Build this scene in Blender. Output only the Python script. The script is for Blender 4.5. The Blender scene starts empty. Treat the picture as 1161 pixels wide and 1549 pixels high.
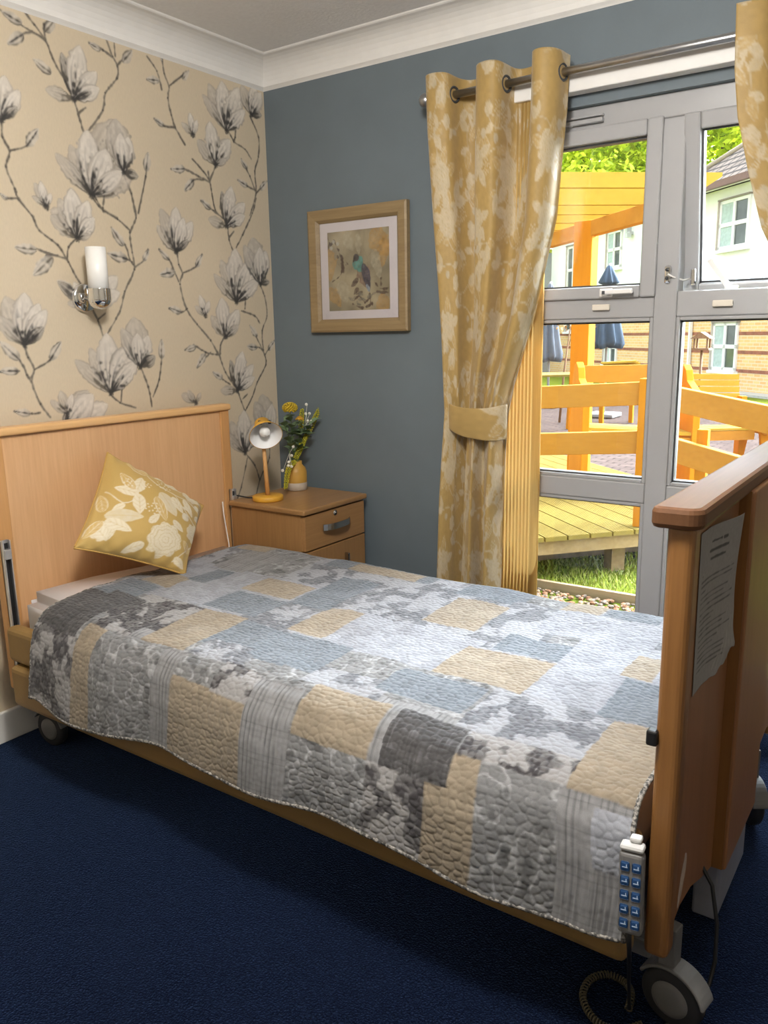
import bpy, bmesh, math, random
import numpy as np
from mathutils import Matrix, Vector
random.seed(7); RNG = np.random.default_rng(11)
SC = bpy.context.scene; COL = SC.collection
PI = math.pi

# ------------------------------------------------------------------ helpers
WLOC = {}

def tag(o, label=None, cat=None, group=None, kind=None):
    if label: o['label'] = label
    if cat: o['category'] = cat
    if group: o['group'] = group
    if kind: o['kind'] = kind
    return o

def thing(name, loc, label=None, cat=None, group=None, kind=None):
    o = bpy.data.objects.new(name, None); COL.objects.link(o)
    o.location = loc; o.empty_display_size = .05
    WLOC[o] = Vector(loc)
    return tag(o, label, cat, group, kind)

class MB:
    """collects geometry for ONE mesh object (world coordinates)"""
    def __init__(s): s.v = []; s.f = []; s.m = []; s.sm = []
    def add(s, vs, fs, mi=0, smooth=False):
        n = len(s.v); s.v += [tuple(q) for q in vs]
        for f in fs: s.f.append(tuple(i+n for i in f)); s.m.append(mi); s.sm.append(smooth)
        return s
    def obox(s, c, ax, ay, az, mi=0):
        c, ax, ay, az = map(Vector, (c, ax, ay, az))
        vs = [c+ax*i+ay*j+az*k for k in (-1, 1) for j in (-1, 1) for i in (-1, 1)]
        fs = [(0, 2, 3, 1), (4, 5, 7, 6), (0, 1, 5, 4), (2, 6, 7, 3), (0, 4, 6, 2), (1, 3, 7, 5)]
        if ax.cross(ay).dot(az) < 0: fs = [f[::-1] for f in fs]
        return s.add(vs, fs, mi)
    def box(s, x0, x1, y0, y1, z0, z1, mi=0):
        return s.obox(((x0+x1)/2, (y0+y1)/2, (z0+z1)/2), ((x1-x0)/2, 0, 0), (0, (y1-y0)/2, 0), (0, 0, (z1-z0)/2), mi)
    def rbox(s, x0, x1, y0, y1, z0, z1, r=.005, mi=0, seg=2):
        b = bmesh.new(); bmesh.ops.create_cube(b, size=1)
        for q in b.verts: q.co = Vector(((x0+x1)/2+q.co.x*(x1-x0), (y0+y1)/2+q.co.y*(y1-y0), (z0+z1)/2+q.co.z*(z1-z0)))
        bmesh.ops.bevel(b, geom=b.edges[:], offset=r, segments=seg, affect='EDGES', profile=.5)
        return s.bm(b, mi)
    def bm(s, b, mi=0, smooth=False, M=None):
        if M is not None: b.transform(M)
        b.verts.ensure_lookup_table()
        s.add([v.co[:] for v in b.verts], [[v.index for v in f.verts] for f in b.faces], mi, smooth); b.free(); return s
    def tube(s, pts, r, n=8, mi=0, cap=True):
        pts = [Vector(q) for q in pts]; k = len(pts)
        rs = r if isinstance(r, (list, tuple)) else [r]*k
        vs = []; prev = None
        for i, q in enumerate(pts):
            t = (pts[min(i+1, k-1)]-pts[max(i-1, 0)]).normalized()
            if prev is None:
                a = Vector((0, 0, 1)) if abs(t.z) < .9 else Vector((1, 0, 0)); u = t.cross(a).normalized()
            else: u = (prev-t*prev.dot(t)).normalized()
            prev = u; w = t.cross(u)
            vs += [q+(u*math.cos(2*PI*j/n)+w*math.sin(2*PI*j/n))*rs[i] for j in range(n)]
        fs = [(i*n+j, i*n+(j+1) % n, (i+1)*n+(j+1) % n, (i+1)*n+j) for i in range(k-1) for j in range(n)]
        s.add(vs, fs, mi, True)
        if cap:
            m = len(s.v)-len(vs)
            s.f += [tuple(m+j for j in reversed(range(n))), tuple(m+(k-1)*n+j for j in range(n))]; s.m += [mi, mi]; s.sm += [False, False]
        return s
    def lathe(s, prof, o, ax=(0, 0, 1), n=28, mi=0, smooth=True):
        """prof: list of (radius, height along axis)"""
        o = Vector(o); a = Vector(ax).normalized(); t = Vector((1, 0, 0)) if abs(a.x) < .9 else Vector((0, 1, 0))
        u = a.cross(t).normalized(); w = a.cross(u)
        vs = [o+a*h+(u*math.cos(2*PI*j/n)+w*math.sin(2*PI*j/n))*max(r, 1e-5) for r, h in prof for j in range(n)]
        k = len(prof)
        return s.add(vs, [(i*n+j, i*n+(j+1) % n, (i+1)*n+(j+1) % n, (i+1)*n+j) for i in range(k-1) for j in range(n)], mi, smooth)
    def prism(s, poly, d, mi=0):
        """poly: list of 3d points (planar), d: extrusion vector"""
        n = len(poly); d = Vector(d); P = [Vector(q) for q in poly]
        return s.add(P+[q+d for q in P], [tuple(reversed(range(n))), tuple(range(n, 2*n))]+[(i, (i+1) % n, n+(i+1) % n, n+i) for i in range(n)], mi)
    def ball(s, c, r, mi=0, sub=2, sc=(1, 1, 1)):
        b = bmesh.new(); bmesh.ops.create_icosphere(b, subdivisions=sub, radius=r)
        return s.bm(b, mi, True, Matrix.Translation(c) @ Matrix.Diagonal((*sc, 1)))
    def torus(s, c, R, r, ax=(0, 0, 1), n=24, k=8, mi=0):
        c = Vector(c); a = Vector(ax).normalized(); t = Vector((1, 0, 0)) if abs(a.x) < .9 else Vector((0, 1, 0))
        u = a.cross(t).normalized(); w = a.cross(u); vs = []
        for i in range(n):
            e = u*math.cos(2*PI*i/n)+w*math.sin(2*PI*i/n)
            vs += [c+e*(R+r*math.cos(2*PI*j/k))+a*(r*math.sin(2*PI*j/k)) for j in range(k)]
        return s.add(vs, [(i*k+j, ((i+1) % n)*k+j, ((i+1) % n)*k+(j+1) % k, i*k+(j+1) % k) for i in range(n) for j in range(k)], mi, True)
    def build(s, name, mats, parent=None, bevel=0, sub=0, recalc=True):
        return link_mesh(name, np.array(s.v, float).reshape(-1, 3), s.f, mats, parent, s.m, s.sm, bevel=bevel, sub=sub, recalc=recalc)

def link_mesh(name, v, f, mats, parent=None, mi=None, sm=None, col=None, bevel=0, sub=0, recalc=True, solid=0):
    me = bpy.data.meshes.new(name)
    lo, hi = v.min(0), v.max(0); c = np.array([(lo[0]+hi[0])/2, (lo[1]+hi[1])/2, lo[2]])
    me.from_pydata((v-c).tolist() if len(v) < 60000 else (v-c), [], f)
    if not isinstance(mats, (list, tuple)): mats = [mats]
    for m in mats: me.materials.append(m)
    if mi is not None: me.polygons.foreach_set('material_index', np.array(mi, np.int32))
    if sm is None: me.polygons.foreach_set('use_smooth', np.ones(len(me.polygons), bool))
    else: me.polygons.foreach_set('use_smooth', np.array(sm, bool))
    if col is not None:
        a = me.color_attributes.new('Col', 'FLOAT_COLOR', 'POINT')
        a.data.foreach_set('color', np.concatenate([col, np.ones((len(col), 1))], 1).astype(np.float32).ravel())
    if recalc:
        b = bmesh.new(); b.from_mesh(me); bmesh.ops.recalc_face_normals(b, faces=b.faces[:]); b.to_mesh(me); b.free()
    me.update()
    o = bpy.data.objects.new(name, me); COL.objects.link(o)
    w = Vector(c); WLOC[o] = w
    if parent is not None:
        o.parent = parent; o.location = w-WLOC[parent]
    else: o.location = w
    if bevel:
        md = o.modifiers.new('Bevel', 'BEVEL'); md.width = bevel; md.segments = 2; md.limit_method = 'ANGLE'; md.angle_limit = .7
    if sub:
        md = o.modifiers.new('Subdivision', 'SUBSURF'); md.levels = sub; md.render_levels = sub
    if solid:
        md = o.modifiers.new('Solidify', 'SOLIDIFY'); md.thickness = solid; md.offset = 0
    return o

def grid_faces(nu, nv):
    i, j = np.meshgrid(np.arange(nu-1), np.arange(nv-1), indexing='ij')
    a = (i*nv+j).ravel()
    return np.stack([a, a+nv, a+nv+1, a+1], 1).tolist()

def dup(o, loc=None, rz=0, label=None, group=None):
    """copy of a thing with its parts and their sub-parts"""
    r = o.copy(); COL.objects.link(r)
    if loc is not None: r.location = loc
    if rz: r.rotation_euler = (0, 0, rz)
    if label: r['label'] = label
    if group: r['group'] = group
    for ch in list(o.children):
        c = ch.copy(); COL.objects.link(c); c.parent = r
        for g in list(ch.children):
            d = g.copy(); COL.objects.link(d); d.parent = c
    return r

# ------------------------------------------------------------------ materials
def lin(r, g, b):
    f = lambda c: (c/255/12.92 if c/255 <= .04045 else ((c/255+.055)/1.055)**2.4)
    return (f(r), f(g), f(b))

class NT:
    def __init__(s, name):
        s.m = bpy.data.materials.new(name); s.m.use_nodes = True; s.t = s.m.node_tree
        s.b = s.t.nodes['Principled BSDF']; s.out = s.t.nodes['Material Output']
    def n(s, typ, **kw):
        x = s.t.nodes.new(typ)
        for k, v in kw.items():
            if k in x.inputs: x.inputs[k].default_value = v
            else: setattr(x, k, v)
        return x
    def l(s, a, b): s.t.links.new(a, b)
    def coord(s, scale=(1, 1, 1), out='Object'):
        c = s.n('ShaderNodeTexCoord'); mp = s.n('ShaderNodeMapping'); mp.inputs['Scale'].default_value = scale
        s.l(c.outputs[out], mp.inputs['Vector']); return mp.outputs[0]
    def ramp(s, fac, stops):
        r = s.n('ShaderNodeValToRGB'); e = r.color_ramp.elements
        while len(e) < len(stops): e.new(.5)
        for i, (p, c) in enumerate(stops): e[i].position = p; e[i].color = (*c, 1) if len(c) == 3 else c
        s.l(fac, r.inputs[0]); return r.outputs[0]
    def bump(s, h, strength=.3, dist=.002):
        b = s.n('ShaderNodeBump', Strength=strength, Distance=dist); s.l(h, b.inputs['Height']); s.l(b.outputs[0], s.b.inputs['Normal'])
    def mix(s, fac, a, b, mode='MIX'):
        m = s.n('ShaderNodeMix', data_type='RGBA', blend_type=mode)
        for q, sock in ((fac, 0), (a, 6), (b, 7)):
            if hasattr(q, 'node'): s.l(q, m.inputs[sock])
            elif sock == 0: m.inputs[0].default_value = q
            else: m.inputs[sock].default_value = (*q, 1)
        return m.outputs[2]

def mat(name, c, rough=.5, metal=0, var=.12, scale=20, bump=0, bscale=200, spec=.5, sheen=0, coat=0):
    t = NT(name); v = t.coord()
    nz = t.n('ShaderNodeTexNoise', Scale=scale, Detail=4.0); t.l(v, nz.inputs['Vector'])
    lo = tuple(q*(1-var) for q in c); hi = tuple(min(1, q*(1+var)) for q in c)
    t.l(t.ramp(nz.outputs[0], [(.3, lo), (.7, hi)]), t.b.inputs['Base Color'])
    t.b.inputs['Roughness'].default_value = rough; t.b.inputs['Metallic'].default_value = metal
    t.b.inputs['Specular IOR Level'].default_value = spec
    if sheen: t.b.inputs['Sheen Weight'].default_value = sheen
    if coat: t.b.inputs['Coat Weight'].default_value = coat
    if bump:
        n2 = t.n('ShaderNodeTexNoise', Scale=bscale, Detail=3.0); t.l(v, n2.inputs['Vector']); t.bump(n2.outputs[0], bump)
    return t.m

def wood(name, c1, c2, axis='Z', fine=90, rough=.38, coat=0, coarse=5, bump=.05, spec=.5):
    t = NT(name); k = {'X': 0, 'Y': 1, 'Z': 2}[axis]
    sc = [1, 1, 1]; sc[k] = .05
    v = t.coord(tuple(sc)); a = t.n('ShaderNodeTexNoise', Scale=fine, Detail=6.0, Roughness=.65); t.l(v, a.inputs['Vector'])
    sc2 = [1, 1, 1]; sc2[k] = .12
    v2 = t.coord(tuple(sc2)); b = t.n('ShaderNodeTexNoise', Scale=coarse, Detail=3.0, Distortion=.6); t.l(v2, b.inputs['Vector'])
    m = t.n('ShaderNodeMath', operation='MULTIPLY_ADD'); m.inputs[1].default_value = .55
    t.l(a.outputs[0], m.inputs[0]); h = t.n('ShaderNodeMath', operation='MULTIPLY'); h.inputs[1].default_value = .45; t.l(b.outputs[0], h.inputs[0]); t.l(h.outputs[0], m.inputs[2])
    t.l(t.ramp(m.outputs[0], [(.35, c1), (.62, c2)]), t.b.inputs['Base Color'])
    t.b.inputs['Roughness'].default_value = rough
    t.b.inputs['Specular IOR Level'].default_value = spec
    if coat: t.b.inputs['Coat Weight'].default_value = coat; t.b.inputs['Coat Roughness'].default_value = .22
    t.bump(a.outputs[0], bump, .001)
    return t.m

def cloth(name, rough=.8, weave=700, bump=.25, sheen=.15, trans=0, gain=1.0):
    """fabric whose woven / printed pattern comes with the mesh ('Col'), plus thread noise"""
    t = NT(name); a = t.n('ShaderNodeAttribute', attribute_name='Col')
    v = t.coord(); nz = t.n('ShaderNodeTexNoise', Scale=weave, Detail=2.0); t.l(v, nz.inputs['Vector'])
    c = t.mix(.35, a.outputs[0], t.ramp(nz.outputs[0], [(.3, (.72,)*3), (.7, (1.0,)*3)]), 'MULTIPLY')
    t.l(c, t.b.inputs['Base Color']); t.b.inputs['Roughness'].default_value = rough
    t.b.inputs['Sheen Weight'].default_value = sheen; t.b.inputs['Specular IOR Level'].default_value = .3
    t.bump(nz.outputs[0], bump, .001)
    if trans:
        tr = t.n('ShaderNodeBsdfTranslucent'); t.l(c, tr.inputs['Color'])
        mx = t.n('ShaderNodeMixShader'); mx.inputs[0].default_value = trans
        t.l(t.b.outputs[0], mx.inputs[1]); t.l(tr.outputs[0], mx.inputs[2]); t.l(mx.outputs[0], t.out.inputs['Surface'])
    return t.m

def glass(name, tint=(1, 1, 1), refl=1.0):
    t = NT(name); t.t.nodes.remove(t.b)
    tr = t.n('ShaderNodeBsdfTransparent'); tr.inputs[0].default_value = (*tint, 1)
    gl = t.n('ShaderNodeBsdfGlossy'); gl.inputs['Roughness'].default_value = .02
    fr = t.n('ShaderNodeFresnel'); fr.inputs[0].default_value = 1.45
    nz = t.n('ShaderNodeTexNoise', Scale=1.5); v = t.coord(); t.l(v, nz.inputs['Vector'])
    k = t.n('ShaderNodeMath', operation='MULTIPLY'); t.l(fr.outputs[0], k.inputs[0])
    r = t.n('ShaderNodeMapRange'); r.inputs[3].default_value = refl*.9; r.inputs[4].default_value = refl*1.1; t.l(nz.outputs[0], r.inputs[0]); t.l(r.outputs[0], k.inputs[1])
    mx = t.n('ShaderNodeMixShader'); t.l(k.outputs[0], mx.inputs[0]); t.l(tr.outputs[0], mx.inputs[1]); t.l(gl.outputs[0], mx.inputs[2]); t.l(mx.outputs[0], t.out.inputs['Surface'])
    return t.m

# ------------------------------------------------------------------ pattern raster (printed patterns, sampled onto mesh points)
def sstep(a, b, x):
    t = np.clip((x-a)/(b-a), 0, 1); return t*t*(3-2*t)

def vnoise(shape, cell, seed=0, wrap=False):
    r = np.random.default_rng(seed); h, w = shape; gh, gw = int(h/cell)+3, int(w/cell)+3
    g = r.random((gh, gw))
    if wrap: gh, gw = max(2, round(h/cell)), max(2, round(w/cell)); g = r.random((gh, gw)); g = np.pad(g, ((0, 2), (0, 2)), mode='wrap')
    yy = np.arange(h)/(h/gh if wrap else cell); xx = np.arange(w)/(w/gw if wrap else cell)
    yi = yy.astype(int); xi = xx.astype(int); fy = yy-yi; fx = xx-xi; fy = (fy*fy*(3-2*fy))[:, None]; fx = (fx*fx*(3-2*fx))[None]
    A = g[np.ix_(yi, xi)]; B = g[np.ix_(yi, xi+1)]; C = g[np.ix_(yi+1, xi)]; D = g[np.ix_(yi+1, xi+1)]
    return (A*(1-fx)+B*fx)*(1-fy)+(C*(1-fx)+D*fx)*fy

class Ras:
    """colour raster over a rectangle of a surface, x0..x1 by y0..y1 metres; wrap=True makes a tile"""
    def __init__(s, x0, x1, y0, y1, res, bg, wrap=False, seed=0):
        s.x0, s.y0, s.res, s.wrap = x0, y0, res, wrap
        s.w = int(round((x1-x0)/res)); s.h = int(round((y1-y0)/res))
        s.im = np.empty((s.h, s.w, 3)); s.im[:] = bg
        s.N = [vnoise((s.h, s.w), c/res, seed+i, wrap) for i, c in enumerate((.004, .012, .04))]
    def win(s, lo, hi):
        i0, i1 = int((lo[0]-s.x0)/s.res)-2, int((hi[0]-s.x0)/s.res)+3
        j0, j1 = int((lo[1]-s.y0)/s.res)-2, int((hi[1]-s.y0)/s.res)+3
        if not s.wrap: i0, j0, i1, j1 = max(i0, 0), max(j0, 0), min(i1, s.w), min(j1, s.h)
        if i1 <= i0 or j1 <= j0: return None
        I = np.arange(i0, i1); J = np.arange(j0, j1)
        return (J % s.h, I % s.w), s.x0+(I+.5)*s.res, s.y0+(J+.5)*s.res
    def put(s, ix, a, c):
        k = np.ix_(*ix); a = np.clip(a, 0, 1)[..., None]; s.im[k] = s.im[k]*(1-a)+c*a
    def petal(s, b, t, wr, fn, wob=.06, e1=.75, soft=1.2):
        """almond from base b to tip t; fn(S,V,n) -> (colour, alpha)"""
        b = np.array(b, float); t = np.array(t, float); d = t-b; L = np.hypot(*d)
        if L < 1e-6: return
        e = d/L; hw = L*wr/2; m = hw+L*.05
        w = s.win(np.minimum(b, t)-m, np.maximum(b, t)+m)
        if w is None: return
        ix, X, Y = w; dx = X[None]-b[0]; dy = Y[:, None]-b[1]
        S = (dx*e[0]+dy*e[1])/L; D = (-dx*e[1]+dy*e[0])
        n1 = s.N[1][np.ix_(*ix)]; n0 = s.N[0][np.ix_(*ix)]
        prof = hw*np.sin(PI*np.clip(S, 0, 1)**e1)**.75*(1+wob*6*(n1-.5))
        V = np.where(prof > 1e-5, D/np.maximum(prof, 1e-5), 9.)
        a = sstep(s.res*soft, -s.res*soft*.3, np.abs(D)-prof)*(S > 0)*(S < 1)
        c, al = fn(S, V, n0, n1); s.put(ix, a*al, c)
    def stroke(s, pts, w, c, al=1.0, jag=.5):
        P = [np.array(q, float) for q in pts]
        if len(P) > 2:                                            # smooth the line
            Q = [P[0]]
            for i in range(len(P)-1):
                p0, p1, p2, p3 = P[max(i-1, 0)], P[i], P[i+1], P[min(i+2, len(P)-1)]
                for k in (1/3, 2/3, 1.0): Q.append(.5*((2*p1)+(-p0+p2)*k+(2*p0-5*p1+4*p2-p3)*k*k+(-p0+3*p1-3*p2+p3)*k**3))
            P = Q
        for a_, b_ in zip(P[:-1], P[1:]):
            q = s.win(np.minimum(a_, b_)-w*2, np.maximum(a_, b_)+w*2)
            if q is None: continue
            ix, X, Y = q; d = b_-a_; L2 = max(d@d, 1e-12)
            dx = X[None]-a_[0]; dy = Y[:, None]-a_[1]; t = np.clip((dx*d[0]+dy*d[1])/L2, 0, 1)
            D = np.hypot(dx-t*d[0], dy-t*d[1]); n1 = s.N[1][np.ix_(*ix)]
            s.put(ix, sstep(s.res*.9, -s.res*.5, D-w/2*(1+jag*2*(n1-.5)))*al, c)
    def disc(s, c0, r, fn):
        c0 = np.array(c0, float); q = s.win(c0-r*1.2, c0+r*1.2)
        if q is None: return
        ix, X, Y = q; dx = X[None]-c0[0]; dy = Y[:, None]-c0[1]; R = np.hypot(dx, dy)/r; T = np.arctan2(dy, dx)
        c, a = fn(R, T, s.N[0][np.ix_(*ix)], s.N[1][np.ix_(*ix)]); s.put(ix, a, c)
    def sample(s, x, y):
        fx = (np.asarray(x)-s.x0)/s.res-.5; fy = (np.asarray(y)-s.y0)/s.res-.5
        i = np.floor(fx).astype(int); j = np.floor(fy).astype(int); a = (fx-i)[..., None]; b = (fy-j)[..., None]
        if s.wrap: g = lambda jj, ii: s.im[jj % s.h, ii % s.w]
        else: g = lambda jj, ii: s.im[np.clip(jj, 0, s.h-1), np.clip(ii, 0, s.w-1)]
        return (g(j, i)*(1-a)+g(j, i+1)*a)*(1-b)+(g(j+1, i)*(1-a)+g(j+1, i+1)*a)*b
# light settings
SKY, GLOW, GLOWDIR, GLOWCOS = 1.3, 21.0, (.35, .78, .48), .42
SUN, SUNANG, SUNDIR, FILL, FILLPOS, EXPO = 2.2, 35, (-.45, -.72, -.52), 37, (1.80, -1.9, 2.2), 1.5
# ------------------------------------------------------------------ shared materials
M = {}
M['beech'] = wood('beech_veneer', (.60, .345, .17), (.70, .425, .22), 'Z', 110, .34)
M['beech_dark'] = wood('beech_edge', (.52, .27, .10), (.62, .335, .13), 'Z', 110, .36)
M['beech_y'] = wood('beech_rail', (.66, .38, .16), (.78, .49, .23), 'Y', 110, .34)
M['foot_wood'] = wood('footboard_wood_shaded', (.25, .108, .042), (.32, .145, .058), 'Z', 110, .45, 0)  # footboard woods: the beech darkened, its shade put into the colour
M['foot_edge'] = wood('footboard_edge_shaded', (.23, .105, .032), (.30, .14, .043), 'Z', 110, .35)
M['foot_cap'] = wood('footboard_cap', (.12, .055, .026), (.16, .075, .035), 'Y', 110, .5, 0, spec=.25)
M['oak'] = wood('cabinet_oak', (.26, .135, .05), (.345, .185, .07), 'Z', 100, .42)
M['oak_y'] = wood('cabinet_oak_drawer', (.29, .15, .056), (.38, .205, .08), 'Y', 100, .42)
M['oak_top'] = wood('cabinet_oak_top', (.27, .145, .055), (.36, .20, .08), 'Y', 100, .3)
M['white'] = mat('white_paint', (.80, .78, .75), .45, var=.02)
M['ceil'] = mat('ceiling_paint', (.88, .87, .86), .9, var=.03, scale=60, bump=.5, bscale=90)
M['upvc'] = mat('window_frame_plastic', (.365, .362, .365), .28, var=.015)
M['grey'] = mat('grey_wall_paint', (.135, .167, .188), .62, var=.04, scale=8, bump=.06, bscale=160)
M['steel'] = mat('brushed_steel', (.42, .42, .43), .33, 1, var=.06, scale=60)
M['chrome'] = mat('chrome', (.8, .8, .8), .08, 1, var=.02)
M['alu'] = mat('aluminium_channel', (.72, .72, .73), .35, .9, var=.04)
M['black'] = mat('black_plastic', (.012, .012, .013), .45, var=.1)
M['dgrey'] = mat('dark_grey_plastic', (.05, .052, .055), .5, var=.1)
M['mgrey'] = mat('grey_plastic', (.16, .155, .15), .5, var=.08)
M['lgrey'] = mat('light_grey_plastic', (.55, .55, .54), .4, var=.04)
M['rubber'] = mat('castor_rubber', (.02, .02, .022), .7, var=.15)
M['vinyl'] = mat('tan_vinyl', (.25, .15, .048), .5, var=.08, scale=14, bump=.12, bscale=120)
M['sheet'] = mat('white_sheet', (.78, .76, .80), .85, var=.03, bump=.15, bscale=300)
M['paper'] = None
M['mustard'] = mat('mustard_paint', (.62, .33, .035), .45, var=.05)
M['shade_in'] = mat('lamp_shade_white', (.82, .82, .82), .5, var=.02)
M['bulb'] = mat('bulb_glass', (.88, .88, .86), .12, var=.01)
M['frost'] = mat('frosted_white_glass', (.86, .85, .82), .35, var=.015)
M['lampwood'] = wood('lamp_stem_wood', (.55, .29, .10), (.66, .38, .15), 'Z', 140, .45)
M['glass'] = glass('window_glass', (.97, .98, .975), 1.0)
M['picglass'] = glass('picture_glass', (1, 1, 1), .55)

# carpet
t = NT('navy_carpet'); v = t.coord()
a = t.n('ShaderNodeTexNoise', Scale=230.0, Detail=3.0); t.l(v, a.inputs['Vector'])
b = t.n('ShaderNodeTexNoise', Scale=3.0, Detail=2.0); t.l(v, b.inputs['Vector'])
c = t.ramp(a.outputs[0], [(.32, (.001, .0018, .007)), (.55, (.0036, .007, .022)), (.75, (.015, .026, .066))])
t.l(t.mix(.25, c, t.ramp(b.outputs[0], [(.3, (.6,)*3), (.7, (1.0,)*3)]), 'MULTIPLY'), t.b.inputs['Base Color'])
t.b.inputs['Roughness'].default_value = 1.0; t.b.inputs['Specular IOR Level'].default_value = .03; t.b.inputs['Sheen Weight'].default_value = .3; t.b.inputs['Sheen Roughness'].default_value = .35; t.b.inputs['Sheen Tint'].default_value = (.30, .50, 1, 1); t.bump(a.outputs[0], .9, .006)
M['carpet'] = t.m

# wallpaper: printed pattern comes with the mesh, pearl finish
t = NT('champagne_wallpaper'); a = t.n('ShaderNodeAttribute', attribute_name='Col'); v = t.coord((1, 1, .25))
nz = t.n('ShaderNodeTexNoise', Scale=260.0, Detail=3.0); t.l(v, nz.inputs['Vector'])
t.l(t.mix(.3, a.outputs[0], t.ramp(nz.outputs[0], [(.3, (.82,)*3), (.7, (1.0,)*3)]), 'MULTIPLY'), t.b.inputs['Base Color'])
t.b.inputs['Roughness'].default_value = .42; t.b.inputs['Metallic'].default_value = .15; t.bump(nz.outputs[0], .12, .0006)
M['wallpaper'] = t.m

# ------------------------------------------------------------------ room shell
RX, RY, RZ = 4.3, -4.4, 2.40
def struct(name, mb, mats, label=None, **k):
    o = mb.build(name, mats, **k); o['kind'] = 'structure'
    if label: o['label'] = label
    return o
struct('floor', MB().box(0, RX, RY, 0, -.06, 0), M['carpet'], 'navy blue carpet')
struct('ceiling', MB().box(-.1, RX, RY, .16, RZ, RZ+.1), M['ceil'], 'white textured ceiling')
WX0, WX1, WZ0, WZ1, WT = .98, 2.40, .08, 2.02, .16
w = MB()
w.box(-.1, WX0, 0, WT, -.2, RZ); w.box(WX1, RX+.1, 0, WT, -.2, RZ); w.box(WX0, WX1, 0, WT, WZ1, RZ); w.box(WX0, WX1, 0, WT, -.2, WZ0)
struct('wall_back', w, M['grey'], 'slate grey painted wall with the tall window')
struct('wall_right', MB().box(RX, RX+.1, RY, 0, 0, RZ), mat('cream_wall', (.62, .58, .50), .7, var=.03), 'plain pale wall opposite the headboard')
struct('wall_front', MB().box(0, RX, RY-.1, RY, 0, RZ), mat('cream_wall_front', (.62, .58, .50), .7, var=.03), 'plain pale wall facing the window')

# magnolia print: positions on the wall in millimetres (along the wall, height)
FLOWERS=[((-883,1784),[((-750,2048),0.5,1),((-951,1936),0.38,1),((-1009,1900),0.3,1),((-704,1887),0.42,1),((-879,1993),0.46,0),((-801,1945),0.5,0),((-747,1881),0.36,0),((-833,1833),0.3,2)]),((-742,1878),[((-760,2050),0.62,1),((-709,2000),0.5,0),((-744,2006),0.5,0),((-679,1874),0.5,2)]),((-877,1117),[((-948,1278),0.34,1),((-1011,1239),0.28,1),((-873,1328),0.46,0),((-760,1287),0.5,0),((-750,1225),0.36,0),((-833,1163),0.3,2)]),((-739,1203),[((-750,1383),0.62,1),((-808,1344),0.4,1),((-690,1317),0.5,0),((-740,1326),0.5,0),((-664,1240),0.5,2)]),((-223,1446),[((-299,1611),0.36,1),((-342,1553),0.3,1),((-213,1660),0.46,0),((-116,1618),0.5,0),((-85,1540),0.36,0)]),((-75,1525),[((-109,1712),0.62,1),((-162,1678),0.4,1),((-31,1663),0.5,0),((-67,1675),0.5,0),((-16,1537),0.4,2)]),((-225,2105),[((-310,2261),0.36,1),((-345,2214),0.26,1),((-237,2285),0.46,0),((-144,2279),0.46,0),((-115,2203),0.36,0)]),((-81,2191),[((-129,2295),0.5,1),((-50,2308),0.5,0),((-16,2288),0.5,0),((-17,2203),0.4,2)]),((-221,816),[((-297,961),0.34,1),((-336,914),0.3,1),((-214,1000),0.46,0),((-121,944),0.46,0)]),((-71,868),[((-97,1059),0.6,1),((-145,1031),0.4,1),((-37,1012),0.5,0)]),((-1185,1967),[((-1223,2068),0.5,1),((-1157,2097),0.5,0),((-1113,2065),0.4,0),((-1127,2016),0.36,2)]),((-1190,1292),[((-1238,1444),0.5,1),((-1274,1383),0.42,1),((-1170,1457),0.46,0),((-1122,1424),0.4,0),((-1098,1404),0.36,0),((-1114,1349),0.36,2)]),((-1081,1003),[((-969,1132),0.5,1),((-1033,1090),0.4,1),((-894,1079),0.4,0),((-951,1118),0.5,0)]),((-920,2079),[((-950,2212),0.3,2),((-1022,2088),0.4,1),((-878,2251),0.42,0),((-820,2184),0.36,0),((-815,2135),0.4,0),((-846,2117),0.24,2)]),((-959,1697),[((-1048,1719),0.5,1),((-961,1801),0.5,1),((-903,1734),0.5,1)]),((-954,1639),[((-1050,1704),0.46,1),((-1012,1761),0.46,1),((-962,1797),0.5,0),((-899,1766),0.46,0),((-881,1713),0.44,0),((-902,1655),0.4,1)]),((-255,1742),[((-271,1875),0.3,2),((-353,1761),0.4,1),((-215,1899),0.42,0),((-143,1843),0.38,0),((-146,1795),0.36,0)]),((-527,1624),[((-612,1714),0.4,1),((-589,1776),0.36,1),((-514,1789),0.4,0),((-437,1743),0.38,0),((-479,1753),0.4,0),((-464,1674),0.3,2)]),((-295,1305),[((-371,1390),0.42,1),((-305,1463),0.46,0),((-211,1416),0.46,0),((-216,1352),0.36,1)]),((-400,1392),[((-452,1427),0.4,1),((-423,1470),0.4,0),((-373,1448),0.4,0)]),((-247,1085),[((-277,1213),0.28,2),((-343,1091),0.4,1),((-203,1246),0.42,0),((-141,1188),0.38,0),((-137,1136),0.36,0)]),((-296,1967),[((-385,2046),0.46,1),((-315,2124),0.46,0),((-210,2076),0.46,0),((-234,1999),0.36,1)]),((-405,2059),[((-460,2093),0.4,1),((-414,2136),0.4,0),((-379,2117),0.4,0)]),((-1060,1729),[((-1095,1799),0.36,1),((-1073,1806),0.36,0),((-1039,1773),0.4,0),((-1108,1757),0.3,1)]),((-1060,1059),[((-1079,1139),0.4,1),((-1119,1109),0.36,1),((-1034,1124),0.4,0)]),((-952,1423),[((-1018,1426),0.4,1),((-1047,1496),0.3,2),((-986,1498),0.4,0),((-805,1522),0.4,0),((-801,1468),0.4,0),((-858,1512),0.4,1)]),((-479,1052),[((-552,1091),0.4,1),((-520,1103),0.4,1),((-450,1089),0.4,1)])]
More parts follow.
